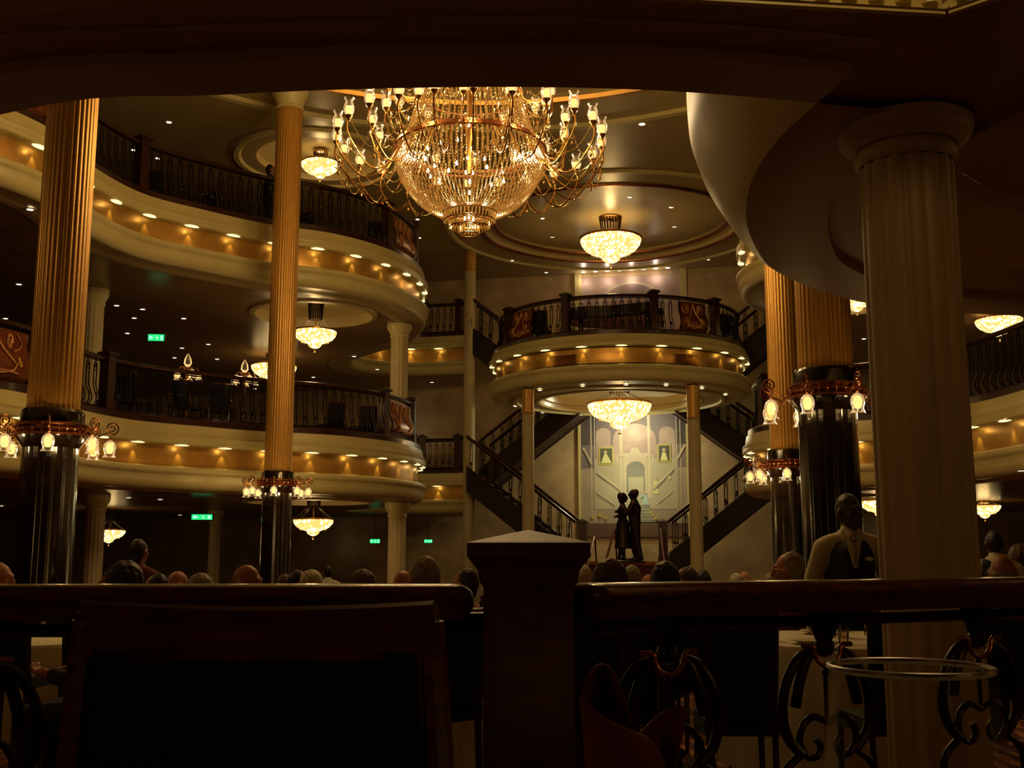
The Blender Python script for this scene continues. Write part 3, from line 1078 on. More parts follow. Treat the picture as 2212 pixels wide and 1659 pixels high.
# straight sided coffer with a lit moulding overhead
mb = MB()
cn = len(cof)
cc = Vector((sum(p[0] for p in cof) / cn, sum(p[1] for p in cof) / cn))
prof = [(.05, 0.0), (.03, -.014), (.01, -.012), (.01, .0), (.03, .01), (.03, .03), (.0, .28), (-.12, .34)]
for (x0, y0), (x1, y1) in zip(cof, cof[1:] + cof[:1]):
    a, b = Vector((x0, y0)), Vector((x1, y1))
    tt = (b - a).normalized()
    nn = Vector((-tt.y, tt.x))
    if nn.dot(cc - a) > 0:
        nn = -nn
    for (o0, h0), (o1, h1) in zip(prof, prof[1:]):
        mb.quad((a.x + nn.x * o0, a.y + nn.y * o0, ZN + .04 + h0), (b.x + nn.x * o0, b.y + nn.y * o0, ZN + .04 + h0), (b.x + nn.x * o1, b.y + nn.y * o1, ZN + .04 + h1), (a.x + nn.x * o1, a.y + nn.y * o1, ZN + .04 + h1))
    k = int((b - a).length / .085)
    for i in range(k):
        q = a.lerp(b, (i + .5) / k)
        mb.tube([(q.x + nn.x * .02, q.y + nn.y * .02, ZN + .065), (q.x + nn.x * .01, q.y + nn.y * .01, ZN + .16), (q.x - nn.x * .02, q.y - nn.y * .02, ZN + .32)], .026, 8)
mb.poly([cof], ZN + .40)
struct(mb.build('ceiling_coffer', M['cream']))
lamp('coffer_lamp', (1.1, 2.5, ZN + .32), 5.5, WARM, .1)
lamp('coffer_lamp', (3.9, 4.7, ZN + .25), 2.2, AMBER, .15)
# fill lights added out of view to brighten the near tier
lamp('tier_fill', (-4.0, -2.2, 2.7), 16, AMBER, .15)
lamp('tier_fill', (4.5, -2.2, 2.7), 16, AMBER, .15)
lamp('tier_fill', (7.5, 3.5, 2.2), 14, AMBER, .15)
lamp('tier_fill', (-6.5, 4.0, 2.2), 14, AMBER, .15)
lamp('gallery_fill', (-8.2, 7.2, 5.6), 60, WARM, .2)  # unseen fill added to brighten the near left gold column and fascia


# ------------------------------------------------------------------ great chandelier
def hurricane(parent, x, y, z, s=1.0, up=True, group=False):
    pass


SHADE = MB().lathe([(.012, 0), (.03, .006), (.042, .03), (.047, .06), (.043, .09), (.034, .115), (.033, .13), (.042, .15), (.046, .155)], (0, 0, 0), 14).mesh('glass_shade', M['lamp_glass'])
BULB = MB().lathe([(.001, .015), (.010, .02), (.016, .04), (.014, .062), (.006, .085), (.001, .092)], (0, 0, 0), 10).mesh('bulb', M['bulb'])
HALO = MB().lathe([(.02, .008), (.035, .03), (.038, .055), (.030, .08)], (0, 0, 0), 12).mesh('bulb_glow', M['bulb_halo'])
CUP = MB().lathe([(.001, -.06), (.012, -.055), (.014, -.03), (.03, -.012), (.034, 0), (.02, .004), (.001, .004)], (0, 0, 0), 12).mesh('candle_cup', M['brass'])
CHZ = 6.14
ch = thing('grand_chandelier', 'huge crystal and brass chandelier with rings of glass-shaded lamps over the hall', 'chandelier', (CC[0], CC[1], CHZ))
BOWL = [(.80, .03), (.865, -.03), (.888, -.13), (.872, -.24), (.81, -.39), (.74, -.50), (.65, -.61), (.54, -.70), (.42, -.765), (.31, -.79)]


def bead_strand(prof, step, r, r2=None):
    mb = MB()
    P = [Vector((a, 0, b)) for a, b in prof]
    s = [0]
    for a, b in zip(P, P[1:]):
        s.append(s[-1] + (b - a).length)
    k = int(s[-1] / step)
    for i in range(k + 1):
        d = i * s[-1] / k
        for j in range(len(P) - 1):
            if s[j + 1] >= d - 1e-9:
                c = P[j].lerp(P[j + 1], (d - s[j]) / (s[j + 1] - s[j]))
                break
        rr = r if r2 is None else r + (r2 - r) * i / k
        rr *= (1.25 if i % 7 == 3 else 1)
        mb.add([(c.x + rr, c.y, c.z), (c.x, c.y + rr, c.z), (c.x - rr, c.y, c.z), (c.x, c.y - rr, c.z), (c.x, c.y, c.z + rr * 1.5), (c.x, c.y, c.z - rr * 1.5)],
               [(0, 1, 4), (1, 2, 4), (2, 3, 4), (3, 0, 4), (1, 0, 5), (2, 1, 5), (3, 2, 5), (0, 3, 5)])
    return mb


STRAND = bead_strand(BOWL, .026, .014, .009).mesh('crystal_strand', M['crystal'], smooth=False)
for i in range(96):
    inst(STRAND, 'crystal_strand', ch, (0, 0, 0), (0, 0, 2 * PI * i / 96))
ST2m = bead_strand([(.80, .03), (.70, .35), (.56, .8), (.40, 1.4), (.34, 1.75)], .04, .015, .012)
mb = MB()
for i in range(64):
    a = 2 * PI * i / 64
    mb.add([(x * math.cos(a) - y * math.sin(a), x * math.sin(a) + y * math.cos(a), z) for x, y, z in ST2m.v], ST2m.f)
for k in range(260):
    a, h = random.uniform(0, 2 * PI), random.uniform(.02, 1.2)
    r = .98 - h * .5 + random.uniform(-.10, .16)
    x, y = r * math.cos(a), r * math.sin(a)
    L = random.uniform(.03, .055)
    mb.add([(x + .012, y, h), (x, y + .012, h), (x - .012, y, h), (x, y - .012, h), (x, y, h + .02), (x, y, h - L)], [(0, 1, 4), (1, 2, 4), (2, 3, 4), (3, 0, 4), (1, 0, 5), (2, 1, 5), (3, 2, 5), (0, 3, 5)])
o = mb.build('crystal_canopy', M['crystal'], ch, smooth=False)
o['kind'] = 'stuff'
# brass frame: rims, ribs and the stem up to the ceiling
mb = MB()
for r, z in ((.86, .03), (.90, -.015), (.31, -.77), (.62, .7), (.42, 1.35)):
    mb.tube([(r * math.cos(2 * PI * i / 64), r * math.sin(2 * PI * i / 64), z) for i in range(64)], .022 if r > .8 else .016, 6, True)
mb.build('brass_frame', M['copper_trim'], ch)
MB().tube([(0, 0, -.3), (0, 0, Z_CEIL + .6 - CHZ)], .03, 8).lathe([(.01, 2.5), (.2, 2.5), (.3, 3.8), (.01, 3.8)], (0, 0, 0), 24).build('stem', M['brass'], ch)
# lower stepped drums of drops
for (r, z0, z1, n_) in ((.305, -.77, -.90, 44), (.24, -.89, -.98, 34), (.115, -.94, -1.06, 18)):
    mb = MB()
    for i in range(n_):
        a = 2 * PI * i / n_
        x, y = r * math.cos(a), r * math.sin(a)
        d = .012
        mb.add([(x + d, y, z0 - .01), (x, y + d, z0 - .01), (x - d, y, z0 - .01), (x, y - d, z0 - .01), (x, y, z0), (x, y, z1)], [(0, 1, 4), (1, 2, 4), (2, 3, 4), (3, 0, 4), (1, 0, 5), (2, 1, 5), (3, 2, 5), (0, 3, 5)])
    t_ = mb.build('drop_drum', M['crystal_pale'], ch, smooth=False)
    mb = MB()
    for zz in (z0, z1 + .02):
        mb.tube([(r * math.cos(2 * PI * i / 40), r * math.sin(2 * PI * i / 40), zz) for i in range(40)], .008, 5, True)
    mb.build('drum_ring', M['brass'], t_)
# bulbs inside the bowl
pos = [(0.2, -.25), (.2, -.5), (.55, -.12), (.5, -.32), (.06, -.88), (.06, -.99), (.68, .0)]
k = 0
for (r, z), n_ in zip(pos, (3, 4, 9, 7, 3, 2, 8)):
    for i in range(n_):
        a = 2 * PI * (i + .37 * k) / n_ + k
        inst(BULB, 'bulb', ch, (r * math.cos(a), r * math.sin(a), z), (0, 0, 0), (1.05, 1.05, .75))
        k += 1
for (x, y, z, e) in ((0, 0, -.25, 46), (.45, 0, -.2, 26), (-.45, 0, -.2, 26), (0, -.45, -.2, 30), (0, .45, -.2, 24), (0, 0, -.90, 8), (0, 0, .6, 34)):
    lamp('bowl_lamp', (x, y, z), e, (1, .74, .40), .07, ch)


def arm_ring(n_, R, zl, drop, r_in, z_in, off, sc=1.0):
    arc_ = [(r_in, z_in), (r_in + (R - r_in) * .25, z_in - drop * .75), (r_in + (R - r_in) * .6, z_in - drop), (R - .03, zl - .30), (R + .02, zl - .16), (R, zl - .05)]
    C = catmull(arc_, .05)
    AM = MB().tube([(p.x, 0, p.y) for p in C], .010, 6)
    AM.tube([(R - .03, 0, zl - .30), (R - .05, 0, zl - .34), (R - .02, 0, zl - .37), (R + .01, 0, zl - .35)], .007, 5)
    AM.ball((R - .03, 0, zl - .42), .016, 6, 6, (1, 1, 1.8))
    sw = MB()
    d = 2 * PI / n_
    p0, p1 = Vector((R - .02, 0, zl - .30)), Vector(((R - .02) * math.cos(d), (R - .02) * math.sin(d), zl - .30))
    S = []
    for i in range(13):
        f = i / 12
        q = p0.lerp(p1, f)
        S.append((q.x, q.y, q.z - .17 * 4 * f * (1 - f)))
    sw.tube(S, .0045, 4)
    for i in range(13):
        sw.ball(S[i], .009, 5, 4)
    p0, p1 = Vector((R, 0, zl - .03)), Vector((r_in + (R - r_in) * .45, 0, z_in - drop * .4))
    S = []
    for i in range(11):
        f = i / 10
        q = p0.lerp(p1, f)
        S.append((q.x, q.y, q.z - .12 * 4 * f * (1 - f)))
    sw.tube(S, .004, 4)
    for i in range(11):
        sw.ball(S[i], .008, 5, 4)
    am, sm = AM.mesh('arm', M['brass']), sw.mesh('crystal_swag', M['crystal_pale'])
    for i in range(n_):
        a = 2 * PI * i / n_ + off
        ar = inst(am, 'arm', ch, (0, 0, 0), (0, 0, a))
        for me, nm in ((CUP, 'candle_cup'), (SHADE, 'glass_shade'), (BULB, 'bulb'), (HALO, 'bulb_glow')):
            inst(me, nm, ar, (R, 0, zl - .03), (0, 0, 0), (sc, sc, sc))
        inst(sm, 'crystal_swag', ar)
        if i % 3 == 0:
            lamp('arm_lamp', (R * math.cos(a), R * math.sin(a), zl + .22), 30, WARM, .04, ch)


arm_ring(24, 1.58, .10, .42, .88, -.05, .06, 1.32)
arm_ring(14, 1.16, .26, .30, .80, .10, .2, 1.25)
arm_ring(12, .98, .75, .25, .62, .70, .1, 1.2)


# ------------------------------------------------------------------ crystal bowl lights
def bowl_light(label, x, y, z, R, zc, e=18, group='crystal bowl lights'):
    t = thing('bowl_chandelier', label, 'chandelier', (x, y, z), 0, group)
    MB().lathe([(R * .98, 0), (R, -.08 * R), (R * .95, -.22 * R), (R * .82, -.38 * R), (R * .62, -.49 * R), (R * .40, -.56 * R), (R * .31, -.60 * R), (R * .29, -.68 * R), (R * .22, -.76 * R), (R * .10, -.81 * R), (R * .02, -.83 * R)], (0, 0, 0), 40).build('crystal_bowl', M['bowl_glow'], t)
    mb = MB().tube([(R * math.cos(2 * PI * i / 40), R * math.sin(2 * PI * i / 40), .005) for i in range(40)], .02 * R / .5, 6, True)
    mb.tube([(0, 0, -.87 * R), (0, 0, zc - z)], .012, 6)
    mb.ball((0, 0, -.95 * R), .05 * R, 8, 6)
    mb.lathe([(.01, zc - z), (R * .36, zc - z), (R * .38, zc - z - .03), (R * .36, zc - z - .05), (R * .1, zc - z - .06)], (0, 0, 0), 28)
    mb.build('brass_ring', M['brass'], t)
    mb = MB()
    for i in range(22):
        a = 2 * PI * i / 22
        r0, r1 = R * .36, R * .30
        h0, h1 = zc - z - .05, max(.1, (zc - z) * .35)
        mb.tube([(r0 * math.cos(a), r0 * math.sin(a), h0), (r1 * math.cos(a), r1 * math.sin(a), h1)], [.012, .007], 4)
        if i % 3 == 0:
            mb.tube([(r1 * math.cos(a), r1 * math.sin(a), h1), (R * .97 * math.cos(a), R * .97 * math.sin(a), .01)], .004, 4)
    mb.build('hanging_rods', M['iron'], t)
    mb = MB()
    for rr, zz, nn in ((.99, -.02, 34), (.64, -.51, 22), (.30, -.66, 12)):
        for i in range(nn):
            a = 2 * PI * i / nn
            c = (R * rr * math.cos(a), R * rr * math.sin(a), R * zz)
            d = .022 * R
            mb.add([(c[0] + d, c[1], c[2]), (c[0], c[1] + d, c[2]), (c[0] - d, c[1], c[2]), (c[0], c[1] - d, c[2]), (c[0], c[1], c[2] + d), (c[0], c[1], c[2] - 2.2 * d)], [(0, 1, 4), (1, 2, 4), (2, 3, 4), (3, 0, 4), (1, 0, 5), (2, 1, 5), (3, 2, 5), (0, 3, 5)])
    mb.build('crystal_drops', M['crystal_pale'], t, smooth=False)['kind'] = 'stuff'
    lamp('bowl_lamp', (0, 0, .12), e * .35, WARM, .1, t)
    lamp('bowl_lamp', (0, 0, -1.15 * R), e * .65, WARM, .12, t)
    return t


def bl(label, px, py, Y, wpx, zc, e=18):
    p = at_y(px, py, Y)
    bowl_light(label, p.x, p.y, p.z, wpx / F * (Y * 1.02) / 2, zc, e)


bl('crystal bowl light in the dome above the upper balcony, left of the great chandelier', 692, 353, 21.5, 84, Z_CEIL + .2, 26)
bl('crystal bowl light under the round end of the upper balcony', 681, 716, 21.3, 92, Z_UP - .84, 22)
bl('crystal bowl light hidden behind the far gold column, above the lower balcony railing', 592, 790, 26.0, 96, Z_UP - 1.1, 16)
bl('crystal bowl light under the round end of the lower balcony, by the black marble base', 677, 1122, 21.5, 84, Z_LOW - .84, 12)
bl('half hidden crystal bowl light beside the pale ground floor column on the left', 236, 1145, 25.0, 66, Z_LOW - 1.1, 6)
bl('crystal bowl light in the round rosette of the top ceiling', 1319, 516, 26.2, 133, Z_CEIL + .26, 55)
bl('crystal bowl light under the round half-landing balcony', 1338, 872, 26.8, 136, Z_MID - .45, 45)
bl('crystal bowl light glimpsed between the dark near ceiling and the ivory column', 1850, 640, 20.3, 84, Z_UP - .84, 20)
bl('crystal bowl light behind the dark railing at the right edge', 2157, 690, 21.5, 96, Z_UP - 1.1, 20)
bl('crystal bowl light behind the waiter and the ivory column, low on the ground floor', 1902, 1082, 20.3, 84, Z_LOW - .84, 10)
bl('low crystal bowl light just right of the ivory column', 2126, 1092, 21.5, 66, Z_LOW - 1.1, 8)


# ------------------------------------------------------------------ lamp rings on the marble column bases
TSH = MB().lathe([(.012, .075), (.02, .07), (.045, .05), (.056, .02), (.055, -.015), (.045, -.045), (.046, -.06), (.06, -.085), (.064, -.09)], (0, 0, 0), 16).mesh('tulip_shade', M['lamp_glass'])
TB = MB().lathe([(.001, .05), (.012, .045), (.019, .02), (.017, -.005), (.008, -.03), (.001, -.038)], (0, 0, 0), 10).mesh('bulb', M['bulb'])
TH = MB().lathe([(.02, .055), (.034, .03), (.038, 0.0), (.03, -.035), (.02, -.05)], (0, 0, 0), 12).mesh('bulb_glow', M['bulb_halo'])
SCR = []
for i in range(34):
    a = -.5 * PI + i / 33 * 3.6 * PI
    r = .085 * (1 - i / 38)
    SCR.append((r * math.cos(a), r * math.sin(a)))


def lamp_ring(label, x, y, z, R, n_=8, s=1.0, off=0.0, gallery_=True, e=4.0):
    t = thing('lamp_ring', label, 'chandelier', (x, y, z), off, 'lamp rings around the columns')
    if gallery_:
        mb = MB()
        for rr, zz, th in ((R, 0, .013), (R * .97, .05, .009), (R * 1.02, -.05, .012)):
            mb.tube([(rr * math.cos(2 * PI * i / 48), rr * math.sin(2 * PI * i / 48), zz) for i in range(48)], th, 6, True)
        mb.lathe([(R * .98, .05), (R * .94, .02), (R * .96, -.03), (R * 1.01, -.05)], (0, 0, 0), 48)
        mb.lathe([(R * .6, -.07), (R * .95, -.06), (R * .97, -.05)], (0, 0, 0), 48)
        for i in range(28):
            a = 2 * PI * i / 28
            mb.tube([(R * .97 * math.cos(a), R * .97 * math.sin(a), .05), (R * 1.03 * math.cos(a), R * 1.03 * math.sin(a), .02), (R * 1.01 * math.cos(a), R * 1.01 * math.sin(a), -.05)], .006, 4)
            mb.ball((R * 1.03 * math.cos(a), R * 1.03 * math.sin(a), -.005), .012, 6, 4)
        mb.build('brass_gallery', M['copper_trim'], t)
    am = MB()
    am.tube([(R + .02, 0, -.02), (R + .06, 0, -.06), (R + .13, 0, -.02), (R + .19, 0, .0)] + [(R + .20 + q[0] * .8, 0, .04 + q[1] * .75) for q in SCR], .0075, 5)
    am.tube([(R + .05, 0, -.05), (R + .10, 0, -.11), (R + .17, 0, -.10), (R + .19, 0, -.06)], .007, 5)
    am.ball((R + .19, 0, -.055), .014, 6, 5)
    am = am.mesh('arm', M['copper_trim'])
    for i in range(n_):
        a = 2 * PI * i / n_
        o = inst(am, 'arm', t, (0, 0, 0), (0, 0, a))
        for me, nm in ((TSH, 'tulip_shade'), (TB, 'bulb'), (TH, 'bulb_glow')):
            inst(me, nm, o, (R + .19, 0, -.15 * 1), (0, 0, 0), (s, s, s))
    for i in range(4):
        a = PI / 2 * i + .3
        lamp('ring_lamp', ((R + .19) * math.cos(a), (R + .19) * math.sin(a), -.16), e, WARM, .03, t)


for (p, lab), hz, rg, (lab2, off) in zip(GOLD, HC, RG, (('ring of tulip glass lamps around the near left marble column', .35), ('ring of tulip glass lamps around the marble base of the farther left column', .1),
                                                      ('ring of tulip glass lamps around the marble base behind the waiter', .2), ('small lamp ring on the farther right marble base', .5))):
    lamp_ring(lab2, p.x, p.y, hz - .18, rg * 1.38, 8, 1.0, off, e=1.6 if 'waiter' in lab2 else 4.0)

# two lamp standards on the lower gallery and a cluster low on the right
for (px, py, Y, lab) in ((405, 800, 19.0, 'brass lamp standard behind the lower balcony railing, left one'), (528, 812, 19.6, 'brass lamp standard on a tall pole beside the hidden bowl light')):
    p = at_y(px, py, Y)
    t = thing('lamp_standard', lab, 'lamp', (p.x, p.y, Z_LOW))
    H = p.z - Z_LOW
    MB().lathe([(.16, 0), (.15, .04), (.04, .1), (.028, .2), (.024, H - .1), (.04, H - .05), (.03, H), (.02, H + .06)], (0, 0, 0), 16).build('pole', M['brass'], t)
    MB().lathe([(.03, H + .06), (.07, H + .12), (.06, H + .2), (.01, H + .3)], (0, 0, 0), 14).build('glass_finial', M['lamp_glass'], t)
    for i in range(5):
        a = 2 * PI * i / 5 + .4
        ar = MB().tube([(0, 0, H - .02), (.08, 0, H + .05), (.17, 0, H + .04), (.20, 0, H - .02)], .009, 5).build('arm', M['brass'], t, rot=a)
        inst(TSH, 'tulip_shade', ar, (.2, 0, H - .08))
        inst(TB, 'bulb', ar, (.2, 0, H - .08))
        inst(TH, 'bulb_glow', ar, (.2, 0, H - .08))
    lamp('standard_lamp', (0, -.3, H), 3, WARM, .05, t)

# ------------------------------------------------------------------ recessed downlights in the ceilings
DL = MB().lathe([(.001, 0), (.034, 0), (.036, -.008)], (0, 0, 0), 12).mesh('lens', M['spot'])
DR = MB().lathe([(.036, .0), (.036, -.012), (.052, -.008), (.056, .0)], (0, 0, 0), 14).mesh('rim', M['cream'])


def downlights(pts, z, label, group, s=1.0, spot_e=0):
    good = sorted(q for q in pts if 2 < at_z(q[0], q[1], z).y < (30 if z < 3 else 32))
    for i_, (px, py) in enumerate(good):
        p = at_z(px, py, z)
        lb = label if len(good) == 1 else ORD[i_] + ' from the left of the small downlights ' + label
        if 'round balcony' in label:
            dv = Vector((p.x - BC[0], p.y - BC[1]))
            dv *= min(1, 2.8 / dv.length)
            p = Vector((BC[0] + dv.x, BC[1] + dv.y, z))
        t = thing('recessed_downlight', lb, 'downlight', (p.x, p.y, z - .002), 0, group)
        inst(DR, 'rim', t, (0, 0, 0), (0, 0, 0), (s, s, 1))
        inst(DL, 'lens', t, (0, 0, -.004), (0, 0, 0), (s, s, 1))


downlights([(222, 262), (365, 263), (289, 323), (341, 341), (595, 237)], Z_CEIL, 'above the upper left railing', 'downlights over the upper left gallery', 1.35)
downlights([(1387, 267)], Z_CEIL, 'lone bright downlight in the top ceiling right of the great chandelier', 'downlights of the top ceiling', 1.7)
downlights([(1360, 425), (1450, 447), (1457, 489), (1193, 511)], Z_CEIL + .255, 'inside the round ceiling rosette', 'downlights inside the rosette', 1.4)
downlights([(1106, 562), (1180, 588), (1036, 606), (1530, 560), (902, 473), (906, 513), (1172, 471)], Z_CEIL, 'in the top ceiling outside the rosette', 'downlights around the rosette', 1.3)
downlights([(1240, 825), (1358, 818), (1468, 822), (1543, 834), (1567, 852), (1151, 840), (1113, 877), (1162, 892), (1241, 901), (1480, 888)], Z_MID - 1.10, 'in the underside of the round balcony', 'downlights under the round balcony', 1.25)
downlights([(65, 451), (41, 613), (12, 687), (252, 659), (308, 667), (290, 686), (397, 687), (275, 719), (450, 743), (393, 751), (469, 775), (377, 772), (765, 769), (815, 797), (677, 814), (933, 825), (910, 845), (1866, 731), (551, 839), (560, 878)], Z_UP - 1.10, 'under the upper balconies', 'downlights beneath the upper galleries', 1.3)
downlights([(278, 1074), (346, 1078), (389, 1112), (377, 1115), (735, 1113), (745, 1120), (824, 1131), (923, 1139), (896, 1147), (2207, 1015), (3, 1092), (165, 1113)], Z_LOW - 1.10, 'in the low ceiling over the ground floor', 'downlights over the ground floor', 1.3)
# row of eight picture lights over the upper mural
for i, (px, py) in enumerate([(1268, 588), (1294, 589), (1319, 589), (1345, 588), (1369, 587), (1397, 583), (1422, 580), (1444, 576)]):
    q = uv(-1.32 + .345 * i, 3.06)
    t = thing('picture_light', ORD[i] + ' from the left of the eight white picture lights over the upper mural', 'downlight', (q[0], q[1], Z_CEIL - .002), 0, 'row of lights over the upper mural')
    inst(DR, 'rim', t, (0, 0, 0), (0, 0, 0), (1.9, 1.9, 1))
    inst(DL, 'lens', t, (0, 0, -.004), (0, 0, 0), (1.9, 1.9, 1))
    if i % 2 == 0:
        lamp('picture_lamp', (0, 0, -.25), 3.5, (1, .78, .62), .05, t)

# ------------------------------------------------------------------ green signs
for (px, py, Y, w_, h_, lab) in ((338, 730, 20.5, .30, .13, 'glowing green sign hanging from the ceiling above the lower left balcony'),
                               (437, 1117, 20.5, .38, .10, 'glowing green sign on the ground floor beside the distant pale column'),
                               (810, 1169, 30, .27, .11, 'glowing green sign left of the pale column under the balcony end'),
                               (925, 1169, 30, .22, .09, 'small dim green sign right of the pale column under the balcony end')):
    p = at_y(px, py, Y)
    t = thing('exit_sign', lab, 'sign', tuple(p), .1, 'green signs')
    MB().box(-w_ / 2 - .02, w_ / 2 + .02, -.03, .03, -h_ / 2 - .015, h_ / 2 + .015).build('housing', M['iron'], t, smooth=False)
    MB().box(-w_ / 2, w_ / 2, -.034, -.03, -h_ / 2, h_ / 2).build('lit_face', M['green'], t, smooth=False)
    mb = MB()
    g = h_ / 2
    mb.box(-.05 * w_ / .3 - g * .9, -.05 * w_ / .3 + g * .0, -.037, -.034, -g * .18, g * .18)
    mb.ball((w_ * .02, -.036, g * .5), g * .17, 8, 6, (1, .2, 1))
    mb.tube([(w_ * .02, -.036, g * .3), (w_ * .05, -.036, -g * .15), (w_ * .0, -.036, -g * .65)], g * .13, 5)
    mb.tube([(w_ * .05, -.036, -g * .1), (w_ * .13, -.036, -g * .55)], g * .12, 5)
    mb.tube([(w_ * .03, -.036, g * .2), (w_ * .13, -.036, g * .05)], g * .1, 5)
    mb.box(w_ * .28, w_ * .42, -.037, -.034, -g * .7, g * .6)
    mb.box(-w_ * .42, -w_ * .28, -.037, -.034, -g * .5, g * .5)
    mb.build('pictogram', M['green_white'], t, smooth=False)
    hz_ = (Z_UP if p.z > 4 else Z_LOW) - 1.10 - p.z
    MB().tube([(0, 0, h_ / 2), (0, 0, max(hz_, h_ / 2 + .05))], .008, 5).build('hanger', M['iron'], t)


def bake(mb, name, material, voxel=.015, smooth=6):
    """merge overlapping volumes into one continuous skin"""
    me = bpy.data.meshes.new('tmp')
    me.from_pydata(mb.v, [], mb.f)
    o = bpy.data.objects.new('tmp', me)
    COL.objects.link(o)
    m = o.modifiers.new('r', 'REMESH')
    m.mode = 'VOXEL'
    m.voxel_size = voxel
    m2 = o.modifiers.new('s', 'SMOOTH')
    m2.iterations = smooth
    m2.factor = .5
    dg = bpy.context.evaluated_depsgraph_get()
    dg.update()
    out = bpy.data.meshes.new_from_object(o.evaluated_get(dg))
    out.name = name
    out.materials.clear()
    out.materials.append(material)
    for p in out.polygons:
        p.use_smooth = True
    bpy.data.objects.remove(o)
    bpy.data.meshes.remove(me)
    return out


def tousle(me, amp, freq):
    """uneven locks of hair"""
    from mathutils import noise
    for v in me.vertices:
        c = v.co
        k = noise.noise(Vector((c.x * freq, c.y * freq, c.z * freq * .45))) + .5 * noise.noise(c * freq * 2.3)
        v.co = c + v.normal * amp * k
    return me


def cap(mb, a, b, ra, rb, n=10):
    a, b = Vector(a), Vector(b)
    d = (b - a).normalized()
    pts, rs = [], []
    for k in range(4):
        t = k / 4 * PI / 2
        pts.append(a - d * ra * math.cos(t))
        rs.append(max(.001, ra * math.sin(t)))
    for f in (0, .33, .66, 1):
        pts.append(a.lerp(b, f))
        rs.append(ra + (rb - ra) * f)
    for k in range(3, -1, -1):
        t = k / 4 * PI / 2
        pts.append(b + d * rb * math.cos(t))
        rs.append(max(.001, rb * math.sin(t)))
    mb.tube(pts, rs, n)


def chain(mb, pts, rs, n=10):
    for i in range(len(pts) - 1):
        cap(mb, pts[i], pts[i + 1], rs[i], rs[i + 1], n)


def head(mb, c, yaw=0.0, s=1.0, jaw=1.0):
    """skull, jaw, nose, ears; faces -Y before the yaw"""
    h = MB()
    h.ball((0, .01, .02), .10, 16, 12, (.76, .94, 1.08))
    h.ball((0, -.025, -.055), .072, 14, 10, (.78 * jaw, .80, .88))
    h.ball((0, -.055, -.095), .030, 10, 8, (1.0, .9, .8))
    h.tube([(0, -.084, .03), (0, -.105, -.005), (0, -.112, -.022), (0, -.09, -.03)], [.009, .012, .016, .012], 8)
    h.ball((0, -.088, .035), .022, 8, 6, (2.2, .5, .5))
    h.ball((0, -.088, -.058), .014, 8, 6, (1.8, .6, .6))
    for sx in (-1, 1):
        h.ball((sx * .084, .01, -.005), .028, 8, 8, (.40, .75, 1.2))
        h.ball((sx * .045, -.062, -.02), .022, 8, 6, (1, .6, .9))
    cy, sy = math.cos(yaw), math.sin(yaw)
    mb.add([(c[0] + s * (x * cy - y * sy), c[1] + s * (x * sy + y * cy), c[2] + s * z) for x, y, z in h.v], h.f)


def hair_mesh(c, yaw, s, style):
    h = MB()
    if style == 'bald':
        h.ball((0, .045, -.01), .094, 16, 10, (.86, .66, .62))
    elif style == 'short':
        h.ball((0, .034, .034), .102, 16, 12, (.79, .86, 1.04))
        h.ball((0, .055, -.03), .075, 12, 8, (.95, .6, .9))
    elif style == 'buzz':
        h.ball((0, .018, .026), .1035, 16, 12, (.775, .93, 1.06))
    elif style == 'full':
        h.ball((0, .042, .032), .116, 16, 12, (.86, .86, 1.04))
        h.ball((0, .055, -.055), .098, 12, 8, (.96, .60, 1.0))
    cy, sy = math.cos(yaw), math.sin(yaw)
    v = [(c[0] + s * (x * cy - y * sy), c[1] + s * (x * sy + y * cy), c[2] + s * z) for x, y, z in h.v]
    m = MB()
    m.add(v, h.f)
    return m


def hand(mb, w, d, side, curl=.5, s=1.0):
    """palm, four fingers of unequal length and a thumb off the palm's side"""
    w, d = Vector(w), Vector(d).normalized()
    ref = Vector((0, -1, 0)) if abs(d.y) < .8 else Vector((0, 0, 1))
    x = d.cross(ref).normalized() * side
    n = x.cross(d).normalized()
    cap(mb, w, w + d * .045 * s, .022 * s, .030 * s, 8)
    cap(mb, w + x * .018 * s + d * .02 * s, w + x * .022 * s + d * .07 * s, .016 * s, .014 * s, 8)
    cap(mb, w - x * .018 * s + d * .02 * s, w - x * .022 * s + d * .07 * s, .016 * s, .014 * s, 8)
    for i, L in enumerate((.068, .076, .070, .055)):
        b = w + d * .085 * s + x * (.028 - .019 * i) * s
        k = (d * math.cos(curl * .6) + n * math.sin(curl * .6))
        k2 = (d * math.cos(curl * 1.6) + n * math.sin(curl * 1.6))
        chain(mb, [b, b + k * L * .5 * s, b + (k * .5 + k2 * .5) * L * s], [.0095 * s, .0085 * s, .0075 * s], 6)
    b = w + d * .03 * s + x * .03 * s
    chain(mb, [b, b + (d * .5 + x * .8) * .035 * s, b + (d * .95 + x * .9) * .055 * s], [.012 * s, .0105 * s, .009 * s], 6)


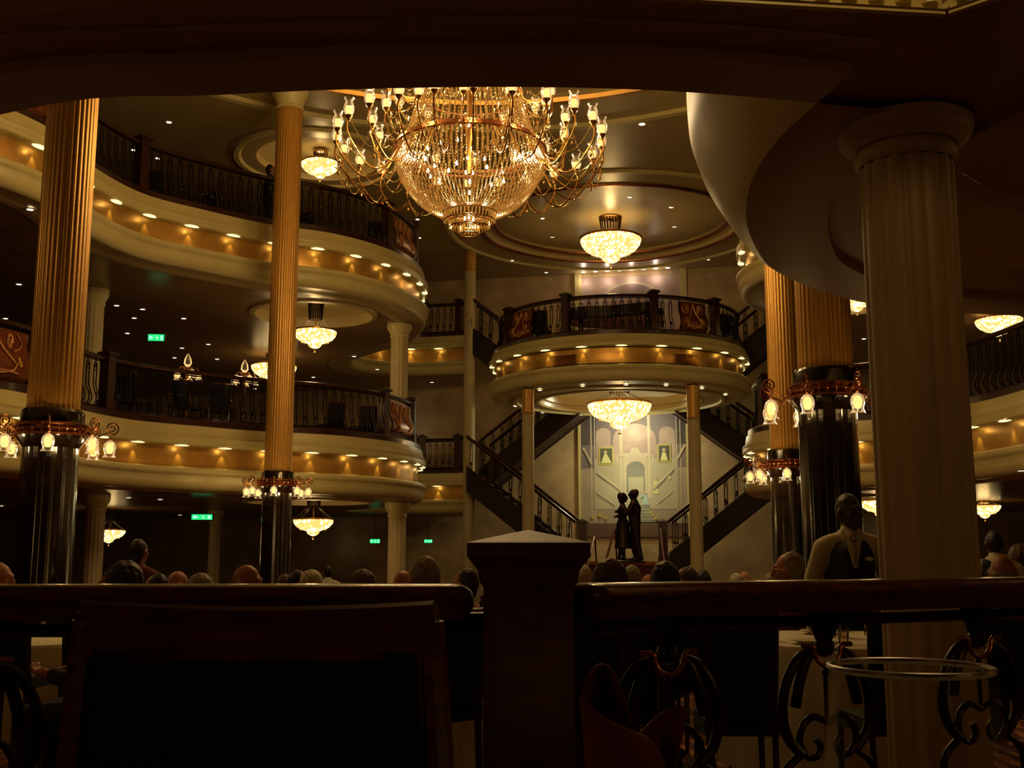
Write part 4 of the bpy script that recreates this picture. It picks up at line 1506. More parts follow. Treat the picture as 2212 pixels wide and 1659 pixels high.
# ------------------------------------------------------------------ chairs and tables
def chair_meshes():
    d = {}
    d['seat'] = MB().box(-.22, .22, -.23, .21, .43, .50).mesh('seat', M['navy'], smooth=False)
    b = MB()
    n = 8
    vs, fs = [], []
    for j, (z, w_, y) in enumerate(((.50, .19, .20), (.66, .195, .225), (.82, .205, .25), (.95, .21, .275))):
        for i in range(n + 1):
            f = -1 + 2 * i / n
            vs.append((f * w_, y + .035 * (1 - f * f), z))
    k = len(vs)
    vs += [(x, y - .035, z) for x, y, z in vs]
    for j in range(3):
        for i in range(n):
            a = j * (n + 1) + i
            fs += [(a, a + 1, a + n + 2, a + n + 1), (k + a, k + a + n + 1, k + a + n + 2, k + a + 1)]
    for j in range(3):
        for i in (0, n):
            a = j * (n + 1) + i
            fs.append((a, a + n + 1, k + a + n + 1, k + a))
    b.add(vs, fs)
    d['backrest'] = b.mesh('backrest', M['navy'])
    d['top_rail'] = MB().tube([(-.215 + .43 * i / 10, .26 + .035 * (1 - (-1 + .2 * i) ** 2), .965) for i in range(11)], .02, 8, flat=1.2).mesh('top_rail', M['wood'])
    d['legs'] = [MB().tube(p, r, 6).mesh('leg', M['wood_dark']) for p, r in (
        ([(-.20, -.21, .44), (-.205, -.215, .2), (-.20, -.22, 0)], [.022, .018, .014]), ([(.20, -.21, .44), (.205, -.215, .2), (.20, -.22, 0)], [.022, .018, .014]),
        ([(-.21, .28, .97), (-.195, .20, .48), (-.19, .22, .2), (-.20, .27, 0)], [.014, .02, .018, .014]), ([(.21, .28, .97), (.195, .20, .48), (.19, .22, .2), (.20, .27, 0)], [.014, .02, .018, .014]))]
    return d


CHM = chair_meshes()


def chair(x, y, z, rz, label, group, s=1.0):
    """rz = 0: the sitter faces -Y"""
    t = thing('dining_chair', label, 'chair', (x, y, z), rz, group)
    t.scale = (s, s, s)
    inst(CHM['seat'], 'seat', t)
    inst(CHM['backrest'], 'backrest', t)
    inst(CHM['top_rail'], 'top_rail', t)
    for m in CHM['legs']:
        inst(m, 'leg', t)
    return t


FLZ = lambda y: .14 if y < 7.55 else 0.0
struct(MB().box(-17, 15, 2.75, 7.55, 0.0, .14).build('floor_middle_tier', M['carpet']))

# ------------------------------------------------------------------ seated diners
HD = (0, -.02, 1.155)
SEAT = {}


def seated_body():
    mb = MB()
    chain(mb, [(0, .02, .52), (0, .03, .72), (0, .02, .92), (0, .0, 1.0)], [.13, .125, .12, .075])
    chain(mb, [(-.10, .02, .80), (-.12, .02, .92)], [.11, .09])
    chain(mb, [(.10, .02, .80), (.12, .02, .92)], [.11, .09])
    cap(mb, (-.15, .01, .94), (.15, .01, .94), .058, .058)
    cap(mb, (0, .01, .97), (0, -.01, 1.08), .055, .052)
    for s in (-1, 1):
        chain(mb, [(s * .18, .01, .935), (s * .24, -.02, .70), (s * .16, -.26, .74)], [.055, .043, .032])
        chain(mb, [(s * .09, .02, .55), (s * .12, -.40, .52), (s * .12, -.42, .10)], [.085, .062, .042])
        cap(mb, (s * .12, -.40, .05), (s * .12, -.58, .04), .04, .03)
        hand(mb, (s * .155, -.28, .745), (-s * .5, -1, .05), s, .6)
    head(mb, HD, 0)
    return mb


def seated_clothes():
    mb = MB()
    chain(mb, [(0, .02, .52), (0, .03, .72), (0, .02, .92)], [.15, .14, .135])
    chain(mb, [(-.10, .02, .78), (-.12, .02, .92)], [.125, .105])
    chain(mb, [(.10, .02, .78), (.12, .02, .92)], [.125, .105])
    cap(mb, (-.155, .01, .945), (.155, .01, .945), .068, .068)
    cap(mb, (0, .015, .96), (0, .005, 1.02), .075, .065)
    for s in (-1, 1):
        chain(mb, [(s * .185, .01, .935), (s * .245, -.02, .70), (s * .165, -.24, .738)], [.068, .055, .042])
    return mb


def seated_legs():
    mb = MB()
    cap(mb, (-.08, .03, .53), (.08, .03, .53), .12, .12)
    for s in (-1, 1):
        chain(mb, [(s * .09, .02, .55), (s * .12, -.40, .52), (s * .12, -.42, .10)], [.10, .075, .06])
    return mb


BODY = bake(seated_body(), 'body', M['skin'], .011, 3)
TROU = bake(seated_legs(), 'trousers', M['shirt_dark'], .02, 4)
SHIRT = {}
_cl = seated_clothes()
for k in ('shirt_white', 'shirt_pink', 'shirt_dark', 'shirt_red'):
    if not SHIRT:
        SHIRT[k] = bake(_cl, 'shirt', M[k], .018, 4)
        _first = SHIRT[k]
    else:
        SHIRT[k] = _first.copy()
        SHIRT[k].materials.clear()
        SHIRT[k].materials.append(M[k])
HAIR = {}


def hair(style, matn):
    if (style, matn) not in HAIR:
        HAIR[(style, matn)] = tousle(bake(hair_mesh(HD, 0, 1.0, style), 'hair', M[matn], .007, 3), {'full': .009, 'short': .005}.get(style, .003), {'full': 26, 'short': 42}.get(style, 50))
    return HAIR[(style, matn)]


EYES = MB().ball((-.030, -.082, 1.17), .011, 8, 6).ball((.030, -.082, 1.17), .011, 8, 6).mesh('eyes', M['hair_dark'])


def diner(px, ytop, wpx, face, style, hm, shirt, label, prop=None):
    """face: yaw in degrees, 0 = towards the camera, 180 = back to the camera"""
    Y = .150 * F / wpx
    p = at_y(px, ytop, Y)
    fz = FLZ(Y)
    H = p.z - fz
    s = max(.86, min(1.12, H / 1.285))
    t = thing('person', label, 'person', (p.x, Y, p.z - 1.285 * s), math.radians(face), 'seated diners')
    t.location.z = fz
    t.scale = (s, s, H / 1.285)
    inst(BODY, 'body', t)
    inst(SHIRT[shirt], 'shirt', t)
    inst(TROU, 'trousers', t)
    inst(hair(style, hm), 'hair', t)
    inst(EYES, 'eyes', t)
    c = chair(p.x, Y, fz, math.radians(face), 'dark upholstered chair under the diner: ' + label[:1].lower() + ' '.join(label.split()[:0]), 'occupied dining chairs')
    c['label'] = 'dark dining chair occupied by the ' + ' '.join(label.split()[1:9])
    return t


PEOPLE = [
    (-2, 1216, 40, 90, 'short', 'hair_grey', 'shirt_dark', 'seated grey-haired diner cut off by the left picture edge'),
    (262, 1219, 66, -100, 'full', 'hair_dark', 'shirt_dark', 'dark-haired seated diner in profile facing right, left of the diners row'),
    (340, 1241, 42, -110, 'short', 'hair_dark', 'shirt_dark', 'small dark-haired seated diner facing right beside the bald man'),
    (382, 1233, 38, 120, 'bald', 'hair_grey', 'shirt_dark', 'balding seated man with his back of head lit, left of the fair head'),
    (436, 1243, 44, 175, 'full', 'hair_grey', 'shirt_dark', 'seated diner with fair grey hair seen from behind by the distant pale column'),
    (530, 1219, 54, 75, 'bald', 'hair_dark', 'shirt_white', 'balding seated man in a light shirt facing left before the black marble base'),
    (617, 1241, 36, 170, 'short', 'hair_brown', 'shirt_dark', 'brown-haired seated diner right of the black marble base'),
    (645, 1233, 36, 100, 'short', 'hair_dark', 'shirt_dark', 'dark-haired seated diner leaning to the white-haired one'),
    (675, 1235, 38, 170, 'full', 'hair_white', 'shirt_dark', 'white-haired seated diner seen from behind below the bowl light'),
    (785, 1235, 44, 180, 'full', 'hair_brown', 'shirt_dark', 'seated diner with thick brown hair left of the man in a white shirt'),
    (870, 1231, 42, 165, 'bald', 'hair_grey', 'shirt_white', 'balding seated man in a white shirt with broad shoulders below the pale column'),
    (917, 1205, 62, -140, 'short', 'hair_grey', 'shirt_white', 'large grey-haired seated man with a flushed cheek, nearest left of the newel'),
    (1008, 1230, 47, -120, 'short', 'hair_dark', 'shirt_pink', 'seated diner in a pale pink shirt right beside the wooden post'),
    (1258, 1222, 30, 170, 'full', 'hair_white', 'shirt_white', 'small white-haired seated diner just right of the post cap'),
    (1316, 1214, 62, 180, 'full', 'hair_brown', 'shirt_dark', 'seated diner with bushy dark brown hair below the bronze couple'),
    (1364, 1222, 36, 190, 'short', 'hair_grey', 'shirt_white', 'seated grey-haired diner right of the bushy brown hair'),
    (1399, 1240, 28, 90, 'bald', 'hair_grey', 'shirt_dark', 'distant bald seated diner in the gap below the steps'),
    (1434, 1218, 51, -170, 'full', 'hair_dark', 'shirt_dark', 'dark-haired seated diner below the right newel of the stairs'),
    (1482, 1226, 39, -120, 'short', 'hair_brown', 'shirt_red', 'seated reddish-haired diner facing right near the pale slim column'),
    (1518, 1233, 36, 160, 'short', 'hair_dark', 'shirt_white', 'dark-haired seated diner right of the slim pale column foot'),
    (1590, 1241, 26, 180, 'full', 'hair_white', 'shirt_dark', 'distant pale-haired seated diner left of the man with glasses'),
    (1608, 1233, 24, 150, 'bald', 'hair_grey', 'shirt_red', 'distant ruddy seated diner by the right stairs'),
    (1662, 1240, 28, 180, 'short', 'hair_grey', 'shirt_dark', 'distant grey-haired seated diner left behind the man with glasses'),
    (1706, 1194, 47, -115, 'short', 'hair_grey', 'shirt_red', 'large seated man with glasses in profile, left of the standing waiter'),
    (2164, 1196, 46, 150, 'bald', 'hair_grey', 'shirt_dark', 'bald seated diner right of the ivory column'),
    (2200, 1180, 34, 180, 'full', 'hair_brown', 'shirt_dark', 'brown-haired diner at the right picture edge'),
]
for P_ in PEOPLE:
    diner(*P_)


# ------------------------------------------------------------------ standing figures
def standing(pose, vox=.012, part='all'):
    """pose gives joints; returns meshes for body, shirt, vest, trousers"""
    mb = MB()
    g = pose
    if part == 'body':
        r = 0
        chain(mb, [(0, .0, .93), (0, .0, 1.1), (0, -.0, 1.3), (0, .0, 1.44)], [.12, .115, .13, .08])
        cap(mb, (-.15, .0, 1.39), (.15, .0, 1.39), .055, .055)
        cap(mb, (0, .0, 1.43), (0, -.01, 1.56), .055, .052)
        for i, s in enumerate((-1, 1)):
            chain(mb, g['arms'][i], [.052, .041, .028])
            a, b = Vector(g['arms'][i][1]), Vector(g['arms'][i][2])
            hand(mb, b, b - a, s, .6)
            chain(mb, g['legs'][i], [.088, .060, .042])
            f = g['legs'][i][2]
            cap(mb, (f[0], f[1] + .03, .05), (f[0] + g.get('toe', (0, -1))[0] * .17, f[1] + g.get('toe', (0, -1))[1] * .17, .035), .042, .032)
        head(mb, (0, -.02, 1.615), g.get('yaw', 0))
    elif part == 'shirt':
        chain(mb, [(0, .0, .95), (0, .0, 1.1), (0, -.0, 1.3), (0, .0, 1.43)], [.142, .135, .150, .10])
        cap(mb, (-.15, .0, 1.395), (0, .0, 1.44), .07, .066)
        cap(mb, (.15, .0, 1.395), (0, .0, 1.44), .07, .066)
        cap(mb, (0, .0, 1.45), (0, -.005, 1.50), .072, .064)
        for i in (0, 1):
            A = g['arms'][i]
            chain(mb, [A[0], A[1], Vector(A[1]).lerp(Vector(A[2]), .93)], [.072, .062, .044])
    elif part == 'vest':
        chain(mb, [(0, .0, .93), (0, .0, 1.1), (0, -.0, 1.3), (0, .006, 1.40)], [.156, .148, .163, .105])
        cap(mb, (-.10, .01, 1.405), (.10, .01, 1.405), .074, .074)
    elif part == 'trousers':
        cap(mb, (-.06, 0, .92), (.06, 0, .92), .125, .125)
        for i in (0, 1):
            A = g['legs'][i]
            chain(mb, [A[0], A[1], Vector(A[1]).lerp(Vector(A[2]), .96)], [.105, .078, .062])
    return mb


POSE = {'arms': [[(-.185, 0, 1.375), (-.27, .03, 1.12), (-.27, -.10, .90)], [(.185, 0, 1.375), (.265, .03, 1.12), (.25, -.12, .92)]],
        'legs': [[(-.09, 0, .90), (-.10, -.01, .50), (-.11, .01, .08)], [(.09, 0, .90), (.11, -.02, .50), (.13, .01, .08)]], 'yaw': math.radians(28)}


def dressed(name, label, loc, rz, H, skin, hairm, style, pose, vest=True, shirt='shirt_white', trousers='shirt_dark', badge=False):
    t = thing(name, label, 'person', loc, rz)
    s = H / 1.76
    t.scale = (s, s, s)
    o = inst(bake(standing(pose, part='body'), 'body', M[skin], .009, 3), 'body', t)
    inst(bake(standing(pose, part='shirt'), 'shirt', M[shirt], .014, 4), 'shirt', t)
    inst(bake(standing(pose, part='trousers'), 'trousers', M[trousers], .018, 4), 'trousers', t)
    inst(tousle(bake(hair_mesh((0, -.02, 1.615), pose.get('yaw', 0), 1.0, style), 'hair', M[hairm], .007, 3), .004, 45), 'hair', t)
    if vest:
        v = inst(bake(standing(pose, part='vest'), 'vest', M['vest'], .012, 4), 'vest', t)
        # shirt front in the vest's neckline, collar, tie
        MB().add([(-.065, -.118, 1.475), (.065, -.118, 1.475), (.012, -.178, 1.24), (-.012, -.178, 1.24), (0, -.155, 1.40)], [(0, 4, 3), (4, 1, 2), (4, 2, 3)]).build('shirt_front', M['shirt_white'], t, smooth=False)
        MB().add([(-.06, -.085, 1.505), (-.01, -.135, 1.475), (-.045, -.135, 1.42), (-.075, -.10, 1.47), (.06, -.085, 1.505), (.01, -.135, 1.475), (.045, -.135, 1.42), (.075, -.10, 1.47)], [(0, 1, 2, 3), (4, 7, 6, 5)]).build('collar', M['shirt_white'], t, smooth=False)
        MB().tube([(0, -.140, 1.47), (0, -.165, 1.42), (0, -.182, 1.33), (0, -.186, 1.26)], [.016, .012, .019, .012], 8, flat=.4).build('tie', M['tie'], t)
        MB().tube([(0, -.166, 1.23), (0, -.158, 1.10), (0, -.162, .96)], .004, 4).build('vest_seam', M['iron'], v)
        if badge:
            MB().ball((.095, -.160, 1.30), .026, 12, 6, (1.1, .15, .55)).build('name_badge', M['linen'], t)
    if skin == 'skin_dark' or vest:
        e = MB()
        yw = pose.get('yaw', 0)
        for sx in (-.03, .03):
            x, y = sx, -.080
            e.ball((x * math.cos(yw) - y * math.sin(yw), -.02 + x * math.sin(yw) + y * math.cos(yw), 1.632), .010, 8, 6)
        e.build('eyes', M['hair_dark'], t)
    return t


pw = at_y(1838, 1200, 7.9)
dressed('person', 'standing waiter in white shirt, dark vest, tie and oval name badge', (pw.x, 7.9, 0), math.radians(-8), 1.83, 'skin_dark', 'hair_dark', 'buzz', POSE, badge=True)
pw = at_y(2150, 1200, 9.6)
POSE2 = dict(POSE)
POSE2['yaw'] = 0
dressed('person', 'second waiter in white shirt and dark vest, back turned, right of the ivory column', (pw.x, 9.6, 0), math.radians(172), 1.60, 'skin_dark', 'hair_dark', 'buzz', POSE2)
pw = at_y(583, 420, 20.6)
dressed('person', 'dark silhouette of a person standing at the upper left railing beside the gold column', (pw.x, 20.6, Z_UP), math.radians(100), 1.72, 'skin', 'hair_dark', 'short', POSE2, vest=False, shirt='shirt_dark')
pw = at_y(300, 1180, 9.5)
dressed('person', 'standing person in a maroon shirt behind the diners on the left', (pw.x, 9.5, 0), math.radians(165), 1.52, 'skin', 'hair_dark', 'short', POSE2, vest=False, shirt='shirt_red')
pw = at_y(708, 1235, 14.5)
dressed('person', 'distant person in a white shirt between the diners, dark behind', (pw.x, 14.5, 0), math.radians(200), 1.24, 'skin', 'hair_dark', 'short', POSE2, vest=False)
# glasses of the seated man
gm = [o for o in bpy.data.objects if o.get('label', '').startswith('large seated man with glasses')][0]
MB().tube([(.03 + .024 * math.cos(a), -.108, 1.17 + .02 * math.sin(a)) for a in [i * PI / 6 for i in range(12)]], .003, 4, True).tube([(-.03 + .024 * math.cos(a), -.108, 1.17 + .02 * math.sin(a)) for a in [i * PI / 6 for i in range(12)]], .003, 4, True).tube([(-.006, -.108, 1.175), (.006, -.108, 1.175)], .003, 4).tube([(.054, -.105, 1.175), (.08, -.02, 1.165)], .003, 4).tube([(-.054, -.105, 1.175), (-.08, -.02, 1.165)], .003, 4).build('eyeglasses', M['brass'], gm)

# bronze dancing couple on the landing
st = thing('couple_statue', 'dark bronze statue of a man and a woman embracing, before the lit staircase mural', 'statue', tuple(at_y(1362, 1200, 26.85))[:2] + (L1,), YAW)
mb = MB()
# man, right, facing left (-X)
def rotv(pts, a, dx):
    return [(p[0] * math.cos(a) - p[1] * math.sin(a) + dx, p[0] * math.sin(a) + p[1] * math.cos(a), p[2]) for p in pts]


a = -PI / 2
m = MB()
chain(m, [(0, 0, .90), (0, 0, 1.10), (0, 0, 1.28), (0, 0, 1.43)], [.135, .13, .15, .09])
cap(m, (-.16, 0, 1.40), (.16, 0, 1.40), .065, .065)
cap(m, (0, 0, 1.43), (0, -.01, 1.54), .056, .055)
chain(m, [(-.20, 0, 1.38), (-.24, -.16, 1.16), (-.10, -.34, 1.20)], [.062, .052, .04])
chain(m, [(.20, 0, 1.38), (.23, -.16, 1.14), (.08, -.33, 1.08)], [.062, .052, .04])
hand(m, (-.09, -.35, 1.20), (.8, -.6, 0), -1, .5)
hand(m, (.07, -.34, 1.08), (-.8, -.6, 0), 1, .5)
chain(m, [(-.09, 0, .86), (-.11, -.05, .47), (-.10, .02, .07)], [.11, .08, .06])
chain(m, [(.09, .02, .86), (.11, .05, .47), (.12, .12, .07)], [.11, .08, .06])
cap(m, (-.10, .04, .05), (-.10, -.14, .04), .05, .04)
cap(m, (.12, .14, .05), (.12, -.03, .04), .05, .04)
head(m, (0, -.02, 1.62), 0, 1.0)
mb.add(rotv(m.v, a, .10), m.f)
hm = hair_mesh((0, -.02, 1.62), 0, 1.0, 'short')
mb.add(rotv(hm.v, a, .10), hm.f)
inst(bake(mb, 'man_figure', M['bronze'], .013, 3), 'man_figure', st, (0, 0, .03), (0, 0, 0), (1.15, 1.15, 1.0))
mb = MB()
a = PI / 2
m = MB()
chain(m, [(0, 0, .95), (0, 0, 1.08), (0, 0, 1.22), (0, 0, 1.34)], [.11, .095, .12, .07])
cap(m, (-.13, 0, 1.33), (.13, 0, 1.33), .05, .05)
cap(m, (0, 0, 1.35), (0, -.01, 1.46), .042, .042)
chain(m, [(-.17, 0, 1.31), (-.22, -.14, 1.12), (-.14, -.30, 1.26)], [.046, .038, .03])
chain(m, [(.17, 0, 1.31), (.22, -.14, 1.10), (.12, -.30, 1.22)], [.046, .038, .03])
m.lathe([(.001, 1.02), (.11, 1.0), (.145, .90), (.15, .75), (.17, .50), (.20, .30), (.001, .30)], (0, 0, 0), 24)
chain(m, [(-.06, 0, .45), (-.07, -.02, .07)], [.06, .04])
chain(m, [(.06, .03, .45), (.08, .10, .10)], [.06, .04])
cap(m, (-.07, .02, .05), (-.07, -.13, .03), .035, .028)
cap(m, (.08, .12, .07), (.08, .0, .03), .035, .028)
head(m, (0, -.02, 1.54), 0, .95)
mb.add(rotv(m.v, a, -.16), m.f)
hm = hair_mesh((0, -.02, 1.54), 0, .97, 'full')
mb.add(rotv(hm.v, a, -.16), hm.f)
inst(bake(mb, 'woman_figure', M['bronze'], .013, 3), 'woman_figure', st, (0, 0, .03), (0, 0, 0), (1.1, 1.15, 1.0))
MB().lathe([(.01, .0), (.42, 0), (.42, .03), (.01, .03)], (0, 0, 0), 32).build('statue_plinth', M['bronze'], st)

# ------------------------------------------------------------------ murals on the back wall
def mp(px, py, d=0.0):
    v = 3.28 - d
    z = 1.4 + math.tan(math.atan((829.5 - py) / F) + PITCH) * 30.4
    q = uv((px - 1370) / 227 * 2.96, v)
    return (q[0], q[1], z)


def mural(name, label, layers):
    mats, V_, F_, MI = [], [], [], []
    for li, (color, polys) in enumerate(layers):
        if color in M:
            m_ = M[color]
        if m_ not in mats:
            mats.append(m_)
        for poly in polys:
            o0 = len(V_)
            V_ += [mp(x, y, .004 + .0025 * li) for x, y in poly]
            F_.append(tuple(range(o0, o0 + len(poly))))
            MI.append(mats.index(m_))
    me = bpy.data.meshes.new(name)
    me.from_pydata(V_, [], F_)
    for m_ in mats:
        me.materials.append(m_)
    for p, i in zip(me.polygons, MI):
        p.material_index = i
    o = bpy.data.objects.new(name, me)
    COL.objects.link(o)
    tag(o, label, 'mural')
    return o


for nm, c, c2 in (('m_bg', (.30, .24, .19, 1), (.38, .30, .21, 1)), ('m_mauve', (.14, .11, .12, 1), (.20, .15, .14, 1)), ('m_pale', (.46, .38, .28, 1), (.56, .48, .33, 1)), ('m_stone', (.36, .33, .24, 1), (.46, .41, .28, 1)),
                  ('m_grey', (.16, .17, .15, 1), (.25, .24, .19, 1)), ('m_gold', (.40, .33, .08, 1), (.5, .42, .12, 1)), ('m_dark', (.04, .05, .03, 1), (.08, .08, .05, 1)), ('m_yellow', (.55, .52, .20, 1), (.62, .6, .3, 1)),
                  ('m_blue', (.28, .42, .42, 1), (.4, .5, .5, 1)), ('m_brown', (.10, .05, .04, 1), (.14, .08, .05, 1)), ('m_sky', (.30, .20, .19, 1), (.50, .37, .29, 1)), ('m_sky2', (.22, .15, .14, 1), (.40, .28, .23, 1)), ('m_flesh', (.45, .3, .18, 1), (.5, .33, .2, 1)), ('m_tan', (.36, .24, .13, 1), (.42, .28, .15, 1))):
    M[nm] = mat('paint_' + nm[2:], c, .6, scale=1.4, color2=c2)


def archp(x0, x1, ytop, ybot, n=12):
    cx, r = (x0 + x1) / 2, (x1 - x0) / 2
    return [(x0, ybot)] + [(cx - r * math.cos(PI * i / n), ytop + r * .8 - r * .8 * math.sin(PI * i / n)) for i in range(n + 1)] + [(x1, ybot)]


def R_(x0, y0, x1, y1):
    return [(x0, y0), (x1, y0), (x1, y1), (x0, y1)]


def line(x0, y0, x1, y1, w_):
    d = math.hypot(x1 - x0, y1 - y0)
    nx, ny = -(y1 - y0) / d * w_ / 2, (x1 - x0) / d * w_ / 2
    return [(x0 + nx, y0 + ny), (x1 + nx, y1 + ny), (x1 - nx, y1 - ny), (x0 - nx, y0 - ny)]


def gown(x, y, s, ):
    return [(x - 2 * s, y), (x + 2 * s, y), (x + 2.5 * s, y + 6 * s), (x + 7 * s, y + 20 * s), (x - 7 * s, y + 20 * s), (x - 2.5 * s, y + 6 * s)]


def disc(x, y, r):
    return [(x + r * math.cos(i * PI / 5), y + r * math.sin(i * PI / 5)) for i in range(10)]


mural('wall_mural', 'tall painted mural of a palace hall with arches, portal, stairs and two portraits', [
    ('m_bg', [R_(1256.5, 850, 1483.5, 1160)]),
    ('m_mauve', [R_(1257, 850, 1483, 960), R_(1257, 850, 1290, 1010), R_(1462, 850, 1483, 1010)]),
    ('m_sky', [archp(1290, 1322, 922, 990), archp(1326, 1420, 914, 990), archp(1426, 1460, 922, 990)]),
    ('m_pale', [R_(1341, 880, 1347, 1085), R_(1401, 880, 1407, 1075), R_(1278, 880, 1280.5, 1150), R_(1286, 880, 1288, 1150), R_(1462, 880, 1464, 1150), R_(1470, 880, 1472, 1150)]),
    ('m_stone', [R_(1288, 990, 1462, 1100)]),
    ('m_pale', [R_(1341, 990, 1347, 1085), R_(1401, 990, 1407, 1075)]),
    ('m_pale', [R_(1349, 985, 1399, 1066), [(1338, 985), (1410, 985), (1402, 978), (1346, 978)], [(1362, 978), (1386, 978), (1380, 966), (1368, 966)], R_(1334, 982, 1338, 998), R_(1410, 982, 1414, 998)]),
    ('m_grey', [archp(1355, 1395, 996, 1063)]),
    ('m_stone', [R_(1359, 1030, 1391, 1062)]),
    ('m_gold', [R_(1296, 964, 1328, 1003), R_(1422, 960, 1451, 999)]),
    ('m_dark', [R_(1299, 967, 1325, 1000), R_(1425, 963, 1448, 996)]),
    ('m_yellow', [[(1308, 979), (1313, 979), (1324, 999), (1300, 999)], [(1433, 977), (1439, 977), (1444, 995), (1428, 995)], disc(1418, 1044, 6), gown(1418, 1048, .95), gown(1446, 1022, .7)]),
    ('m_flesh', [disc(1310.5, 975, 4), disc(1436, 972, 4), disc(1419, 1036, 3), disc(1446, 1018, 2.5), disc(1392, 1062, 2.6)]),
    ('m_pale', [line(1292, 1018, 1342, 1056, 5), line(1455, 1012, 1413, 1054, 5), line(1290, 1062, 1330, 1090, 2.5), line(1452, 1062, 1420, 1088, 2.5), line(1262, 965, 1280, 1000, 5), line(1481, 962, 1464, 992, 5)]),
    ('m_grey', [line(1292, 1022, 1342, 1060, 2), line(1455, 1017, 1413, 1059, 2), line(1290, 1066, 1330, 1094, 1.2), line(1264, 970, 1280, 1006, 2)]),
    ('m_blue', [gown(1395, 1066, 1.25), line(1384, 1074, 1397, 1066, 4)]),
    ('m_grey', [[(1385, 1094), (1404, 1094), (1416, 1128), (1374, 1128)]]),
    ('m_stone', [line(1384, 1100, 1405, 1100, 2), line(1382, 1107, 1408, 1107, 2), line(1380, 1114, 1411, 1114, 2), line(1377, 1121, 1414, 1121, 2)]),
    ('m_gold', [disc(1298, 1112, 5), disc(1282, 1116, 4), disc(1405, 1106, 3.5), disc(1410, 1112, 4), disc(1416, 1119, 4), disc(1310, 1118, 4)]),
    ('m_brown', [R_(1257, 1130, 1483, 1160)]),
])


def mp2(px, py):
    return mp(px, py)


mural('wall_mural', 'painted mauve mural of a cloudy arch behind the round balcony railing', [
    ('m_sky', [R_(1262, 594, 1478, 760)]),
    ('m_pale', [archp(1296, 1446, 606, 760, 24)]),
    ('m_sky2', [archp(1301, 1441, 611, 760, 24)]),
])
# cream pilasters and frames beside the murals
mb = MB()
for (x0, y0, x1, y1) in ((1247, 580, 1262, 770), (1478, 580, 1493, 770), (1251, 860, 1256.5, 1195), (1483.5, 860, 1489, 1195)):
    a_, b_, c_, d_ = mp(x0, y0, 0), mp(x1, y0, 0), mp(x1, y1, 0), mp(x0, y1, 0)
    a2_, b2_, c2_, d2_ = mp(x0, y0, .07), mp(x1, y0, .07), mp(x1, y1, .07), mp(x0, y1, .07)
    mb.add([a_, b_, c_, d_, a2_, b2_, c2_, d2_], [(4, 5, 6, 7), (0, 4, 7, 3), (1, 2, 6, 5), (0, 1, 5, 4), (3, 7, 6, 2)])
struct(mb.build('trim_3', M['cream'], smooth=False))
lamp('mural_lamp', uv(0, 2.1) + (4.95,), 100, (.97, .93, .60), .08)
lamp('mural_lamp', uv(0, 2.3) + (3.2,), 20, (.95, .9, .5), .1)

# ------------------------------------------------------------------ grand piano on the round balcony
pp = at_y(1330, 700, 25.3)
t = thing('grand_piano', 'black grand piano with its lid raised, on the round half-landing balcony', 'piano', (pp.x - .05, 25.6, Z_MID + .01), math.radians(-8))
case = [(-1.05, -.1), (-1.0, -.45), (-.6, -.62), (-.1, -.60), (.35, -.72), (1.0, -.74), (1.02, .70), (.2, .70), (-.6, .45), (-.95, .25)]
cc_ = catmull(case, .1, True)
mb = MB()
mb.sweep(cc_, normals(cc_, 1, True), [(0, .62), (0, .92)], 0, True).poly([[(p.x, p.y) for p in cc_]], .63).poly([[(p.x, p.y) for p in cc_]], .90)
M['piano'] = mat('piano_lacquer', (.006, .005, .005, 1), .12, coat=.6)
mb.build('case', M['piano'], t)
o = MB().poly([[(p.x, p.y) for p in cc_]], 0).poly([[(p.x, p.y) for p in cc_]], .02).sweep(cc_, normals(cc_, 1, True), [(0, 0), (0, .02)], 0, True).build('lid', M['piano'], t, (0, .12, 1.0), (math.radians(12), 0, 0))
MB().box(.98, 1.22, -.70, .68, .62, .80).build('keyboard_shelf', M['piano'], t)
mb = MB()
for i in range(36):
    mb.box(1.06, 1.20, -.66 + i * .036, -.632 + i * .036, .80, .815)
mb.build('keys', M['linen'], t, smooth=False)['kind'] = 'stuff'
for (x, y) in ((-.75, -.1), (.85, -.55), (.85, .5)):
    MB().tube([(x, y, .62), (x, y, .3), (x, y, 0)], [.07, .045, .035], 10).build('leg', M['piano'], t)
MB().tube([(.1, -.4, .9), (.1, -.05, 1.13)], .01, 5).build('lid_prop', M['brass'], t)

# chairs and covered tables dimly seen behind the gallery railings
GCH = [(672, 520, 20.4, Z_UP, 'round-backed dark chair behind the upper railing, right of the gold column'), (800, 530, 21.0, Z_UP, 'dark chair behind the upper railing below the chandelier arms'),
       (478, 470, 19.2, Z_UP, 'dark chair behind the upper railing, left of the standing silhouette'), (350, 440, 18.0, Z_UP, 'dark chair behind the upper railing beside the first newel post'),
       (405, 890, 18.2, Z_LOW, 'dark chair behind the lower railing, left of the lamp standard pole'), (470, 900, 18.6, Z_LOW, 'dark chair behind the lower railing between the lamp standards'),
       (715, 910, 21.0, Z_LOW, 'dark chair behind the lower railing, right of the gold column'), (790, 915, 21.6, Z_LOW, 'dark chair behind the lower railing near its scroll panel'),
       (285, 880, 17.4, Z_LOW, 'dark chair behind the lower railing, next to the pale gallery column'), (1545, 690, 25.3, Z_MID, 'dark chair at the right end of the round balcony'),
       (1170, 690, 25.6, Z_MID, 'dark chair at the left end of the round balcony')]
for (px, py, Y, z, lab) in GCH:
    p = at_y(px, py, Y)
    k = 0 if z == Z_MID else .9
    if 'right end' in lab:
        p, k = at_y(1540, py, 26.0), .7
    chair(p.x * (Y + k) / Y, Y + k, z + .005, random.uniform(2.4, 3.9), lab, 'chairs on the galleries', .9)


